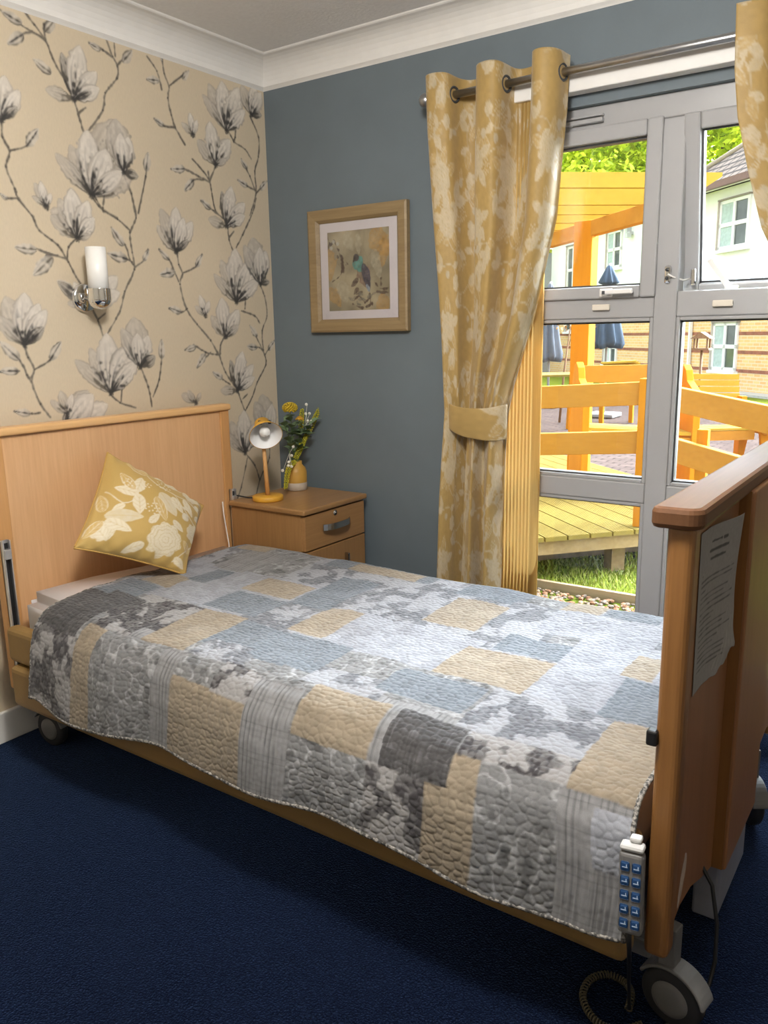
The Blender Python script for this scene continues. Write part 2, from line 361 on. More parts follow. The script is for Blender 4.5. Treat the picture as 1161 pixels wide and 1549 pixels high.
LEAVES=[((-1111,1592),(-1187,1595),0.34),((-1056,1573),(-1134,1511),0.34),((-768,1629),(-814,1687),0.34),((-757,1584),(-838,1599),0.34),((-686,1584),(-658,1624),0.34),((-1104,1242),(-1056,1301),0.34),((-636,1230),(-629,1303),0.34),((-1213,1246),(-1272,1305),0.34),((-1221,1211),(-1283,1214),0.34),((-1195,1071),(-1250,1084),0.34),((-990,1470),(-1049,1500),0.34),((-460,1272),(-512,1257),0.34),((-411,1242),(-463,1191),0.34),((-433,1576),(-397,1624),0.34),((-540,1552),(-617,1538),0.34),((-523,1403),(-582,1420),0.34),((-565,1595),(-607,1626),0.34),((-113,1259),(-175,1266),0.34),((-109,1306),(-151,1352),0.34),((-44,1247),(1,1288),0.34),((-325,1140),(-380,1168),0.34),((-715,1237),(-675,1241),0.34),((-1080,2262),(-1146,2278),0.34),((-1080,2232),(-1138,2190),0.34),((-994,2140),(-1055,2169),0.34),((-1107,1906),(-1060,1965),0.34),((-1194,1736),(-1216,1751),0.34),((-797,2256),(-842,2268),0.34),((-709,2240),(-663,2289),0.34),((-644,1896),(-626,1964),0.34),((-544,2066),(-587,2082),0.34),((-440,2245),(-404,2282),0.34),((-552,2216),(-609,2210),0.34),((-457,1931),(-523,1921),0.34),((-417,1897),(-467,1851),0.34),((-337,1799),(-385,1830),0.34),((-118,1979),(-155,2011),0.34),((-123,1912),(-178,1929),0.34),((-48,1908),(-3,1947),0.34),((-939,2153),(-950,2212),0.34),((-534,2285),(-538,2298),0.34),((-1002,2259),(-962,2305),0.34)]
STEMS=[[(-1150,2281),(-1097,2261),(-1049,2247),(-1005,2234),(-984,2186),(-947,2129),(-920,2083)],[(-1072,2302),(-1038,2270),(-1004,2237)],[(-1004,2237),(-1003,2280),(-962,2305)],[(-1049,2247),(-1084,2231),(-1133,2191)],[(-920,2083),(-907,2034),(-894,1987)],[(-773,2304),(-749,2249),(-732,2223),(-738,2183),(-792,2125),(-808,2068),(-869,1995)],[(-738,2301),(-739,2252)],[(-731,2227),(-668,2288)],[(-839,2268),(-787,2259),(-744,2243)],[(-909,2037),(-876,2062)],[(-532,2301),(-526,2246),(-507,2205),(-517,2166),(-505,2110),(-491,2071),(-449,2018)],[(-507,2209),(-407,2282)],[(-600,2285),(-560,2247),(-543,2189)],[(-608,2208),(-552,2216)],[(-587,2082),(-544,2066),(-497,2070)],[(-1184,1974),(-1187,1918),(-1168,1879),(-1186,1833),(-1165,1772),(-1156,1744),(-1112,1694)],[(-1168,1882),(-1107,1906),(-1063,1961)],[(-1216,1751),(-1193,1740),(-1156,1745)],[(-1160,1743),(-1116,1697),(-1095,1654),(-1033,1613),(-1006,1572),(-998,1561),(-975,1515),(-946,1476)],[(-1006,1572),(-1060,1581),(-1111,1596)],[(-1037,1578),(-1078,1576),(-1128,1523)],[(-1002,1569),(-993,1609),(-961,1638)],[(-824,1827),(-842,1749),(-839,1737)],[(-873,1785),(-843,1745),(-784,1722)],[(-743,1865),(-717,1812),(-704,1730)],[(-633,1947),(-646,1879),(-692,1748)],[(-879,1776),(-843,1741),(-785,1718),(-736,1686)],[(-714,1796),(-704,1730),(-736,1677),(-733,1610),(-730,1551),(-779,1473),(-807,1404),(-867,1328)],[(-814,1687),(-762,1634),(-746,1584),(-729,1564)],[(-838,1599),(-777,1591),(-736,1576)],[(-660,1624),(-680,1588),(-725,1560)],[(-928,1419),(-903,1370),(-889,1319)],[(-903,1374),(-870,1395)],[(-524,1625),(-519,1580),(-504,1545),(-520,1508),(-497,1417),(-446,1357),(-380,1294),(-337,1235),(-327,1274),(-297,1313)],[(-504,1549),(-433,1576),(-397,1624)],[(-609,1628),(-565,1595),(-543,1552),(-525,1517)],[(-582,1416),(-523,1403),(-491,1417)],[(-605,1545),(-546,1543)],[(-337,1235),(-410,1247),(-472,1277),(-518,1259)],[(-384,1246),(-426,1218),(-461,1191)],[(-337,1235),(-309,1164),(-257,1101)],[(-377,1168),(-325,1135),(-285,1113)],[(-244,1085),(-226,1037),(-207,994)],[(-69,1227),(-64,1185),(-123,1114),(-158,1053),(-207,994)],[(-218,1047),(-187,1066)],[(-85,1535),(-52,1475),(-42,1393),(-77,1331),(-75,1248),(-69,1227)],[(-172,1266),(-98,1259),(-69,1232)],[(-2,1288),(-69,1227)],[(-151,1352),(-117,1306),(-76,1243)],[(-197,1412),(-118,1392),(-90,1362)],[(-162,1497),(-175,1422)],[(-248,1738),(-245,1691),(-228,1654)],[(-215,1727),(-245,1701)],[(-75,1870),(-102,1809),(-166,1717),(-206,1665)],[(-880,1113),(-841,1080),(-773,1056)],[(-822,1162),(-836,1084)],[(-736,1202),(-709,1129),(-699,1055)],[(-636,1230),(-655,1153),(-690,1091)],[(-1190,1292),(-1182,1253),(-1165,1213),(-1179,1174),(-1156,1100),(-1126,1053)],[(-1165,1213),(-1104,1242),(-1061,1297)],[(-1272,1301),(-1213,1246),(-1193,1198),(-1179,1170)],[(-1284,1210),(-1217,1211)],[(-1250,1084),(-1191,1071),(-1160,1072)],[(-167,2156),(-179,2090),(-188,2071),(-126,2053),(-93,2021)],[(-88,2185),(-43,2114),(-49,2037),(-75,1976),(-74,1890),(-117,1798)],[(-178,1929),(-123,1912),(-73,1900)],[(-151,2012),(-106,1953),(-78,1899)],[(-3,1947),(-74,1890)],[(-416,1972),(-363,1935),(-334,1903),(-325,1859),(-311,1797),(-260,1765)],[(-523,1921),(-463,1930),(-390,1914),(-335,1899)],[(-463,1856),(-417,1897),(-366,1904)],[(-338,1939),(-335,1899)],[(-297,1963),(-334,1903)],[(-386,1825),(-324,1796),(-273,1773)],[(-188,2071),(-212,2103)],[(-449,2018),(-470,2041)],[(-221,816),(-165,755),(-139,686)],[(-72,858),(-70,775),(-139,686),(-178,582)],[(-208,793),(-255,671),(-297,603)]]

BGW = np.array((.685, .580, .425))
wr = Ras(-3.10, 0, .60, 2.31, .0028, BGW, seed=3)
STEMS = STEMS+[[(y-1450, z) for y, z in s_] for s_ in STEMS]
LEAVES = LEAVES+[((b[0]-1450, b[1]), (t_[0]-1450, t_[1]), w_) for b, t_, w_ in LEAVES]
FLOWERS = FLOWERS+[((b[0]-1450, b[1]), [((t_[0]-1450, t_[1]), w_, k) for t_, w_, k in tips]) for b, tips in FLOWERS]
DK = np.array((.045, .043, .042)); MID = np.array((.34, .29, .235)); LT = np.array((.67, .61, .53)); PL = np.array((.79, .73, .65))
jit = random.Random(5)
for s_ in STEMS:
    P = [(y/1000, z/1000) for y, z in s_]
    k = jit.random(); wr.stroke(P, .0062, BGW*.55+np.array((.05, .05, .05)), .55, .5); wr.stroke(P, .0036+.0022*k, (.085+.1*k*k, .072+.09*k*k, .062+.07*k*k), .92, .8)
    for q in P[1:-1]: wr.disc(q, .0048, lambda R, T, n0, n1: (np.array((.07, .06, .055)), sstep(1, .6, R+.5*(n0-.5))*.85))
for b, tip, w_ in LEAVES:
    def fn(S, V, n0, n1):
        g = .85*np.exp(-(V/.2)**2)*(.5+n1)+.75*sstep(.5, .95, np.abs(V))*(V > 0)*(.4+n1)+.6*sstep(.4, 0, S)+.6*(n1-.5)
        return LT*(1-np.clip(g, 0, 1))[..., None]+DK*np.clip(g, 0, 1)[..., None], .82+0*S
    wr.petal((b[0]/1000, b[1]/1000), (tip[0]/1000, tip[1]/1000), w_*1.25, fn)
for base, tips in FLOWERS:
    b = np.array(base)/1000
    for tip, w_, tone in tips:
        ph = jit.random()*6; dark = (.85, 1.0, 1.5)[tone]
        def fn(S, V, n0, n1, tone=tone, ph=ph, dark=dark):
            reach = (.46, .50, .95)[tone]
            g = sstep(reach, .08, S+.45*(n1-.5)-.14*np.cos(V*6+ph))*dark*1.15
            vein = (.5+.5*np.cos(V*13+ph+2*n1))**3*sstep(reach*2.1, reach*.3, S)*.55
            edge = sstep(.70, 1., np.abs(V))*.55*sstep(0, .3, S)
            wash = .30*sstep(.15, .6, n1)*(1 if tone else .6)
            g = np.clip(g+vein, 0, 1)[..., None]
            base_c = (PL, LT*.95, LT*.8)[tone]*(1-np.clip(edge+wash, 0, 1))[..., None]+MID*np.clip(edge+wash, 0, 1)[..., None]
            al = (.93, .8, .9)[tone]*np.ones_like(S)
            return base_c*(1-g)+DK*g, al
        wr.petal(b, np.array(tip)/1000, w_*1.06, fn, e1=1.2)
    wr.disc(b, .014, lambda R, T, n0, n1: (DK, sstep(1, .5, R+.6*(n0-.5))*.9))
ny, nz_ = 541, 571
yy = np.linspace(-1.62, 0, ny); zz = np.linspace(.60, 2.31, nz_)
Y, Z = np.meshgrid(yy, zz, indexing='ij')
V = np.stack([0*Y, Y, Z], -1).reshape(-1, 3); C = wr.sample(Y, Z).reshape(-1, 3); Fc = grid_faces(ny, nz_)
Y, Z = np.meshgrid(np.linspace(-3.10, -1.62, 260), np.linspace(.60, 2.31, 300), indexing='ij')
Fc += [tuple(i+len(V) for i in q) for q in grid_faces(260, 300)]
V = np.concatenate([V, np.stack([0*Y, Y, Z], -1).reshape(-1, 3)]); C = np.concatenate([C, wr.sample(Y, Z).reshape(-1, 3)])
nv = len(V)
ex = np.array([(0, RY, -.05), (0, -3.10, -.05), (0, -3.10, 2.5), (0, RY, 2.5), (0, -3.10, -.05), (0, 0, -.05), (0, 0, .60), (0, -3.10, .60), (0, -3.10, 2.31), (0, 0, 2.31), (0, 0, 2.5), (0, -3.10, 2.5),
               (-.1, RY, -.05), (-.1, 0, -.05), (-.1, 0, 2.5), (-.1, RY, 2.5)])
V = np.concatenate([V, ex]); C = np.concatenate([C, np.tile(BGW, (len(ex), 1))])
Fc += [(nv, nv+1, nv+2, nv+3), (nv+4, nv+5, nv+6, nv+7), (nv+8, nv+9, nv+10, nv+11), (nv+15, nv+14, nv+13, nv+12)]
o = link_mesh('wall_left', V, Fc, M['wallpaper'], sm=[False]*len(Fc), col=C, recalc=False); tag(o, 'champagne wallpaper printed with grey magnolia branches', kind='structure')

# coving (concave quarter profile) and skirting
def coving(name, a, b, inw, label):
    a, b, inw = Vector(a), Vector(b), Vector(inw); prof = [(0, -.105), (.004, -.10)]
    for k in range(9):
        th = k/8*PI/2; prof.append((.012+.085*(1-math.cos(th)), -.092+.085*math.sin(th)))
    prof += [(.102, -.004), (.105, 0), (0, 0)]
    P = [(a+inw*u+Vector((0, 0, RZ+v))) for u, v in prof]
    o = MB().prism(P, b-a).build(name, M['white']); tag(o, label, kind='structure')
coving('trim_1', (0, 0, 0), (0, RY, 0), (1, 0, 0), 'white plaster coving above the wallpaper')
coving('trim_2', (0, 0, 0), (RX, 0, 0), (0, -1, 0), 'white plaster coving above the grey wall')
def skirting(name, x0, x1, y0, y1, lab):
    struct(name, MB().rbox(x0, x1, y0, y1, 0, .105, .004), M['white'], lab)
skirting('baseboard_left', 0, .018, RY, 0, 'white skirting board below the wallpaper')
skirting('baseboard_back', .018, WX0-.02, -.018, 0, 'white skirting board left of the window')
skirting('baseboard_right', WX1+.02, RX, -.018, 0, 'white skirting board right of the window')

# ------------------------------------------------------------------ window
win = thing('window_1', (1.69, .05, WZ0), 'tall white plastic framed window in six panes', kind='structure')
XL, XM0, XM1, XR = 1.052, 1.645, 1.718, 2.318
f = MB(); Y0, Y1 = .025, .095
f.box(WX0, XL, Y0, Y1, WZ0, WZ1); f.box(XR, WX1, Y0, Y1, WZ0, WZ1)
f.box(XL, XR, Y0, Y1, WZ1-.072, WZ1); f.box(XL, XR, Y0, Y1, WZ0, WZ0+.08)
f.box(XM0, XM1, Y0, Y1, WZ0+.08, WZ1-.072)
for xa, xb in ((XL, XM0), (XM1, XR)):
    f.box(xa, xb, Y0, Y1, 1.345, 1.425); f.box(xa, xb, Y0, Y1, .72, .79)
f.build('window_frame', M['upvc'], win, bevel=.005)
def beads(x0, x1, z0, z1):                                        # glazing bead ring
    b = MB(); t_ = .012
    b.box(x0, x0+t_, Y0+.004, Y1-.02, z0, z1); b.box(x1-t_, x1, Y0+.004, Y1-.02, z0, z1)
    b.box(x0+t_, x1-t_, Y0+.004, Y1-.02, z0, z0+t_); b.box(x0+t_, x1-t_, Y0+.004, Y1-.02, z1-t_, z1)
    b.build('glazing_bead', M['upvc'], win, bevel=.003)
    g_ = MB(); e = .005
    for q in ((x0+t_, x0+t_+e, z0+t_, z1-t_), (x1-t_-e, x1-t_, z0+t_, z1-t_), (x0+t_, x1-t_, z0+t_, z0+t_+e), (x0+t_, x1-t_, z1-t_-e, z1-t_)): g_.box(q[0], q[1], .045, .078, q[2], q[3])
    g_.build('gasket', M['dgrey'], win)
    MB().box(x0+.006, x1-.006, .058, .064, z0+.006, z1-.006).build('pane', M['glass'], win)
for x0, x1 in ((XL, XM0), (XM1, XR)):
    beads(x0, x1, .79, 1.345); beads(x0, x1, WZ0+.08, .72)
# closed sash (upper left)
def sash(x0, x1, z0, z1, tilt, name='sash'):
    fr = .05
    s_ = MB(); y0, y1 = .012, .075
    s_.box(x0, x0+fr, y0, y1, z0, z1); s_.box(x1-fr, x1, y0, y1, z0, z1); s_.box(x0+fr, x1-fr, y0, y1, z0, z0+fr*.8); s_.box(x0+fr, x1-fr, y0, y1, z1-fr, z1)
    g_ = MB().box(x0+fr-.005, x1-fr+.005, .045, .051, z0+fr*.8-.005, z1-fr+.005)
    gk = MB(); e = .006
    for q in ((x0+fr, x0+fr+e, z0+fr*.8, z1-fr), (x1-fr-e, x1-fr, z0+fr*.8, z1-fr), (x0+fr, x1-fr, z0+fr*.8, z0+fr*.8+e), (x0+fr, x1-fr, z1-fr-e, z1-fr)):
        gk.box(q[0], q[1], .034, .062, q[2], q[3])
    h = MB(); hx = 1.49 if not tilt else x0+.155
    hz = z0+.018
    h.rbox(hx-.022, hx+.022, .000, .012, hz-.014, hz+.014, .004)
    if not tilt: h.rbox(hx-.012, hx+.095, -.018, -.006, hz-.006, hz+.010, .004); 
    else: h.obox((hx-.028, -.012, hz+.045), (.0075, 0, .004), (0, .006, 0), (-.036, 0, .054))
    h.rbox(hx-.010, hx+.010, -.014, .002, hz-.010, hz+.010, .004)
    k_ = MB().rbox(hx-.006, hx+.004, -.0195, -.0135, hz-.005, hz+.006, .001)
    c = Vector((0, .04, z1)); Mx = Matrix.Translation(c) @ Matrix.Rotation(tilt, 4, 'X') @ Matrix.Translation(-c)
    for q in (s_, g_, gk, h, k_): q.v = [tuple(Mx @ Vector(p_)) for p_ in q.v]
    so = s_.build(name, M['upvc'], win, bevel=.006)
    g_.build('pane', M['glass'], so); gk.build('gasket', M['dgrey'], so); h.build('handle', M['white'], so, bevel=.001); k_.build('lock_button', M['dgrey'], so)
sash(XL-.006, XM0+.004, 1.41, 1.955, 0)
sash(XM1-.008, XR+.01, 1.405, 1.955, math.radians(10.5))
MB().rbox(1.18, 1.455, .004, .024, 1.966, 1.98, .003).rbox(1.18, 1.455, .008, .026, 1.985, 1.992, .002).build('trickle_vent', M['upvc'], win)
r_ = MB().rbox(1.676, 1.696, .015, .026, 1.45, 1.505, .006); r_.build('restrictor_plate', M['chrome'], win)
r2 = MB().ball((1.686, .010, 1.492), .006).ball((1.686, .010, 1.466), .006); r2.build('restrictor_screw', M['dgrey'], win)
MB().tube([(1.69, .008, 1.478), (1.705, .02, 1.468), (1.725, .06, 1.460), (1.745, .088, 1.466)], .0028, 8).build('restrictor_cable', M['white'], win)
MB().rbox(1.742, 1.756, .078, .092, 1.445, 1.495, .003).build('restrictor_plate', M['chrome'], win)
for x in (1.47, 1.86): MB().rbox(x-.03, x+.03, .012, .026, 1.372, 1.392, .003).build('handle_plate', mat('clear_plastic_plate', (.70, .64, .55), .2, var=.03), win)

# ------------------------------------------------------------------ mustard floral print
MU = np.array((.45, .30, .105)); CR = np.array((.585, .485, .325)); CR2 = np.array((.515, .385, .19))
def rose_fn(k, petals):
    def fn(R, T, n0, n1):
        edge = .80+.13*np.abs(np.cos(petals*T/2+k))+.12*(n1-.5)
        a = sstep(edge, edge-.06, R)
        sw = R*5.2+.55*np.abs(np.cos(petals*T/2+k+R*3))*R+.25*(n1-.5)*2
        fr = sw-np.floor(sw)
        ln = sstep(.74, .95, fr)*.75
        ray = (.5+.5*np.cos(T*31+6*n1))**4*.22*sstep(.2, .5, R)
        g = np.clip(ln+ray+.25*(n0-.3), 0, 1)[..., None]
        return CR*(1-g)+CR2*.95*g, a*.95
    return fn
def leaf_fn(kind):
    def fn(S, V, n0, n1):
        mid = np.exp(-(V/.07)**2); ve = (.5+.5*np.cos((S*9+np.abs(V)*2.2)*PI))**6*.5
        ol = sstep(.78, .92, np.abs(V))
        if kind == 0: g = np.clip(mid*.8+ve, 0, 1)[..., None]; return CR*(1-g)+CR2*g, .95*np.ones_like(S)
        if kind == 1: g = np.clip(ol+mid*.7+ve*.6+.15*n1, 0, 1)[..., None]; return MU*1.12*(1-g)+CR*g, .9*np.ones_like(S)
        g = np.clip(.5*n1+mid*.5, 0, 1)[..., None]; return CR*.92*(1-g)+CR2*g, .9*np.ones_like(S)
    return fn
def floral(r_, motifs):
    for m_ in motifs:
        k = m_[0]
        if k == 'stem': r_.stroke(m_[1], m_[2], CR*.95, .85, .5)
        elif k == 'rose': r_.disc(m_[1], m_[2], rose_fn(m_[3], m_[4]))
        elif k == 'leaf': r_.petal(m_[1], m_[2], m_[3], leaf_fn(m_[4]), wob=.03)
        elif k == 'bud':
            r_.disc(m_[1], m_[2], lambda R, T, n0, n1: (CR*(1-.25*n1[..., None]), sstep(1, .85, R+.15*n1)))
        elif k == 'dots':
            for a in range(m_[3]):
                th = a*2.4; q = np.array(m_[1])+m_[2]*math.sqrt((a+.5)/m_[3])*np.array((math.cos(th), math.sin(th)))
                r_.disc(q, .0042, lambda R, T, n0, n1: (CR, sstep(1, .6, R)*.9))
def random_motifs(seed, W_, H_):
    q = random.Random(seed); out = []
    cells = [(i, j) for i in range(3) for j in range(5)]
    for i, j in cells:
        cx = (i+.5+.25*(j % 2)+q.uniform(-.14, .14))*W_/3; cy = (j+.5+q.uniform(-.14, .14))*H_/5
        for k in range(2):
            th = q.uniform(0, 6.3); L = q.uniform(.09, .15); pts = []
            for a in range(5): pts.append((cx+math.cos(th+a*.35)*L*a/4, cy+math.sin(th+a*.35)*L*a/4))
            out.append(('stem', pts, .0035))
            ex, ey = pts[-1]
            for a in (-.7, .5):
                l = q.uniform(.045, .08); out.append(('leaf', (ex, ey), (ex+math.cos(th+1.4+a)*l, ey+math.sin(th+1.4+a)*l), q.uniform(.42, .6), q.choice((0, 0, 1, 2))))
            mx, my = pts[2]; l = q.uniform(.04, .06); out.append(('leaf', (mx, my), (mx+math.cos(th-1)*l, my+math.sin(th-1)*l), .5, q.choice((0, 1))))
            out.append(('bud', (mx+q.uniform(-.05, .05), my+q.uniform(-.05, .05)), q.uniform(.011, .019)))
        out.append(('dots', (cx+q.uniform(-.09, .09), cy+q.uniform(-.09, .09)), .026, 16))
        if (i+j) % 2 == 0:
            r0 = q.uniform(.048, .066); 
            for a in range(5):
                th = a*1.256+q.uniform(0, .5); out.append(('leaf', (cx+math.cos(th)*r0*.6, cy+math.sin(th)*r0*.6), (cx+math.cos(th)*r0*1.75, cy+math.sin(th)*r0*1.75), .5, q.choice((0, 1))))
            out.append(('rose', (cx, cy), r0, q.uniform(0, 3), q.choice((7, 9))))
        else: out.append(('rose', (cx, cy), q.uniform(.028, .036), q.uniform(0, 3), 6))
    return out
tile = Ras(0, .66, 0, .88, .0022, MU, wrap=True, seed=21); floral(tile, random_motifs(4, .66, .88))
tile.im *= (.93+.14*tile.N[1])[..., None]
M['floral'] = cloth('mustard_floral_cotton', .5, 900, .2, .25, trans=.12)
M['lining'] = mat('curtain_lining', (.62, .56, .50), .9, var=.03)
M['floral_c'] = cloth('mustard_floral_cushion', .6, 800, .2, .15)

# ------------------------------------------------------------------ curtains
def interp(z, tab):
    zs = np.array([q[0] for q in tab])[::-1]
    return [np.interp(z, zs, np.array([q[i] for q in tab])[::-1]) for i in range(1, len(tab[0]))]
def curtain(tab, ph, nfold, label, loc, flip=1, off=0.0, bulge=0):
    root = thing('curtain', loc, label, 'curtain', 'mustard floral curtains')
    nu, nv = 230, 330
    s_ = np.linspace(0, 1, nu); z_ = np.linspace(2.162, .045, nv)
    S, Zg = np.meshgrid(s_, z_, indexing='ij')
    xl, xr, A, rnd = interp(Zg, tab)
    th = 2*PI*nfold*(S-ph)
    A = A*1.12; wob = .25*np.sin(3.1*Zg+5*S)+.15*np.sin(7*Zg+2)
    c = np.cos(th+wob*(1-rnd)*1.0)
    Yg = -.10-A*np.sign(c)*np.abs(c)**.75-.012*np.sin(9*S+2.2*Zg)*(1-rnd)-.011*np.cos(2.35*th+1.0+.5*Zg)*(1-.8*rnd)
    Xg = xl+(xr-xl)*(S+.022*np.sin(2*th+wob))
    pinch = np.exp(-((Zg-1.02)/.10)**2)
    Yg = Yg*(1-pinch*.0)+pinch*(-.006*np.cos(th*2))
    Yg += bulge*np.exp(-((Zg-1.25)/.2)**2)*(-.03)*np.sin(PI*S)
    Zt = Zg+.006*np.cos(th)*(Zg > 2.1)
    V = np.stack([Xg, Yg, Zt], -1).reshape(-1, 3)
    C = tile.sample(S*1.30*flip+off, Zg).reshape(-1, 3)
    o = link_mesh('curtain_panel', V, grid_faces(nu, nv), M['floral'], root, col=C, recalc=False, solid=.0022)
    # lining hanging just behind the cloth
    k = 3; tx = np.gradient(Xg, axis=0); ty_ = np.gradient(Yg, axis=0); tn = np.hypot(tx, ty_)+1e-9; fl_ = 1 if flip > 0 else 1
    Vl = np.stack([(Xg-.005*ty_/tn)[::k, ::k], np.minimum((Yg+.005*tx/tn)[::k, ::k], -.008), np.minimum(Zt[::k, ::k], 2.10)], -1).reshape(-1, 3)
    link_mesh('lining', Vl, grid_faces(*Xg[::k, ::k].shape), M['lining'], root, recalc=False)
    # eyelets where the cloth crosses the pole
    n = 0
    for q in range(40):
        s0 = ph+(q-10+.5)/(2*nfold)
        if not .02 < s0 < .98: continue
        i = int(s0*(nu-1)); j = 11
        MB().torus((Xg[i, j], -.10, 2.103), .0235, .0048, (1, .22 if q % 2 else -.22, 0), 22, 8).build('eyelet', M['dgrey'], root)
    return root
tabL = [(2.17, .888, 1.378, .052, .9), (2.0, .893, 1.374, .052, .75), (1.67, .914, 1.350, .045, .4), (1.354, .934, 1.275, .037, .2), (1.12, .946, 1.196, .026, .1), (1.02, .950, 1.174, .020, .1), (.93, .947, 1.166, .024, .1), (.7, .936, 1.160, .034, .2), (.37, .924, 1.158, .042, .3), (.04, .92, 1.158, .045, .3)]
curtain(tabL, .06, 2.5, 'mustard floral curtain tied back left of the window, beside the framed print', (1.1, -.10, .045))
tabR = [(2.17, 1.890, 2.56, .052, .9), (2.0, 1.897, 2.56, .052, .7), (1.88, 1.912, 2.56, .05, .5), (1.73, 1.950, 2.56, .045, .4), (1.58, 1.995, 2.56, .04, .3), (1.30, 2.14, 2.57, .032, .2), (1.02, 2.30, 2.55, .022, .1), (.7, 2.30, 2.56, .03, .2), (.04, 2.29, 2.58, .04, .3)]
curtain(tabR, .02, 2.5, 'mustard floral curtain right of the window, cut off by the edge of the photo', (2.2, -.10, .045), -1, .33)
def tieback(x0, x1, zc, label):
    root = thing('curtain_tieback', ((x0+x1)/2, -.10, zc-.045), label, 'tieback', 'curtain tiebacks')
    n, k = 90, 26; a = np.linspace(0, 2*PI, n, endpoint=False); q = np.linspace(-1, 1, k)
    Aa, Q = np.meshgrid(a, q, indexing='ij'); cx = (x0+x1)/2; rx = (x1-x0)/2+.007; ry = .046
    X = cx+rx*np.sign(np.cos(Aa))*np.abs(np.cos(Aa))**.8; Yy = -.10-ry*np.sin(Aa)
    sag = -.018*(1-np.cos(Aa)**2)*(np.sin(Aa) > 0)+.012*np.cos(Aa+PI)
    hgt = (.042+.020*(np.clip(np.cos(Aa)*.5+.6, 0, 1)))
    Zz = zc+sag+Q*hgt
    Yy = Yy*(1+0*Q)-.004*(1-Q**2)*np.sin(Aa)
    V = np.stack([X, Yy, Zz], -1).reshape(-1, 3); C = tile.sample(Aa*.07+.1, Zz*1.0+.31).reshape(-1, 3)
    i, j = np.meshgrid(np.arange(n), np.arange(k-1), indexing='ij'); b = (i*k+j).ravel(); c_ = (((i+1) % n)*k+j).ravel()
    link_mesh('band', V, np.stack([b, c_, c_+1, b+1], 1).tolist(), M['floral'], root, col=C, recalc=True, solid=.003)
    MB().tube([(x0-.004, -.10, zc+.02), (x0-.012, -.06, zc+.03), (x0-.012, -.014, zc+.035), (x0-.012, -.004, zc+.035)], .003, 8).build('hook', M['dgrey'], root)
tieback(.950, 1.174, 1.005, 'mustard floral tieback gathering the curtain beside the vertical blind')
tieback(2.30, 2.55, 1.025, 'mustard floral tieback gathering the curtain right of the window')

# pole
rod = thing('curtain_pole', (1.69, -.10, 2.09), 'brushed steel curtain pole with ball end above the window', 'curtain pole')
MB().tube([(.868, -.10, 2.103), (2.68, -.10, 2.103)], .0125, 18).build('pole', M['steel'], rod)
for x in (.852, 2.696):
    d = 1 if x < 1 else -1
    MB().ball((x, -.10, 2.103), .0245, 0, 3).lathe([(.0, .018), (.015, .018), (.015, .03), (.0, .03)], (x, -.10, 2.103), (d, 0, 0), 18).build('finial', M['steel'], rod)
for x in (.925, 2.62):
    MB().tube([(x, -.004, 2.09), (x, -.085, 2.09)], .007, 10).torus((x, -.10, 2.103), .0165, .004, (1, 0, 0)).lathe([(0, 0), (.025, 0), (.025, .006), (0, .006)], (x, -.0005, 2.09), (0, -1, 0), 20).build('bracket', M['steel'], rod)

# vertical blind, slats stacked to the left
t = NT('yellow_blind_fabric'); v = t.coord((40, 40, 1)); nz = t.n('ShaderNodeTexNoise', Scale=6.0); t.l(v, nz.inputs['Vector'])
cc = t.ramp(nz.outputs[0], [(.3, (.62, .42, .14)), (.7, (.70, .49, .18))]); t.l(cc, t.b.inputs['Base Color']); t.b.inputs['Roughness'].default_value = .8
tr = t.n('ShaderNodeBsdfTranslucent'); t.l(cc, tr.inputs[0]); mx = t.n('ShaderNodeMixShader'); mx.inputs[0].default_value = .55
t.l(t.b.outputs[0], mx.inputs[1]); t.l(tr.outputs[0], mx.inputs[2]); t.l(mx.outputs[0], t.out.inputs['Surface']); M['blind'] = t.m
bl = thing('vertical_blind', (1.6, -.035, .10), 'yellow fabric vertical blind stacked between the left curtain and the glass', 'blind')
MB().rbox(1.10, 2.58, -.058, -.008, 2.052, 2.118, .004).build('headrail', M['white'], bl)
for i in range(11):
    x = 1.124+i*.0138; b = MB()
    n = 7; P = []
    for k in range(n):
        q = k/(n-1)*2-1; P.append((x-q*.013+.003*(1-q*q), -.012-.018*(1+q)))
    vs = [(px, py, z) for z in (.11, 2.05) for px, py in P]
    b.add(vs, [(k, k+1, n+k+1, n+k) for k in range(n-1)], 0, True)
    o = b.build('slat', M['blind'], bl, recalc=False); md = o.modifiers.new('Solidify', 'SOLIDIFY'); md.thickness = .0008

# ------------------------------------------------------------------ framed print
pic = thing('picture_frame', (.475, -.014, 1.318), 'framed bird print with white mount in pale wooden frame on grey wall', 'picture')
M['frame_wood'] = wood('pale_oak_frame', (.21, .14, .065), (.31, .22, .11), 'X', 60, .5)
x0, x1, z0, z1, fw_ = .232, .718, 1.318, 1.800, .052
b = MB(); prof = [(0, -.004), (0, -.026), (.008, -.030), (.040, -.026), (fw_, -.014), (fw_, -.004)]
cs = [(x0, z0, 1, 1), (x1, z0, -1, 1), (x1, z1, -1, -1), (x0, z1, 1, -1)]
vs = [(cx+sx*u, y, cz+sz*u) for cx, cz, sx, sz in cs for u, y in prof]; n = len(prof)
b.add(vs, [(i*n+j, ((i+1) % 4)*n+j, ((i+1) % 4)*n+(j+1) % n, i*n+(j+1) % n) for i in range(4) for j in range(n)])
b.build('frame', M['frame_wood'], pic)
MB().box(x0+fw_-.006, x1-fw_+.006, -.011, -.006, z0+fw_-.006, z1-fw_+.006).build('mount', mat('white_mount_board', (.62, .57, .585), .8, var=.01), pic)
px0, px1, pz0, pz1 = .323, .627, 1.403, 1.712
ar = Ras(px0, px1, pz0, pz1, .0013, (.50, .42, .27), seed=8)
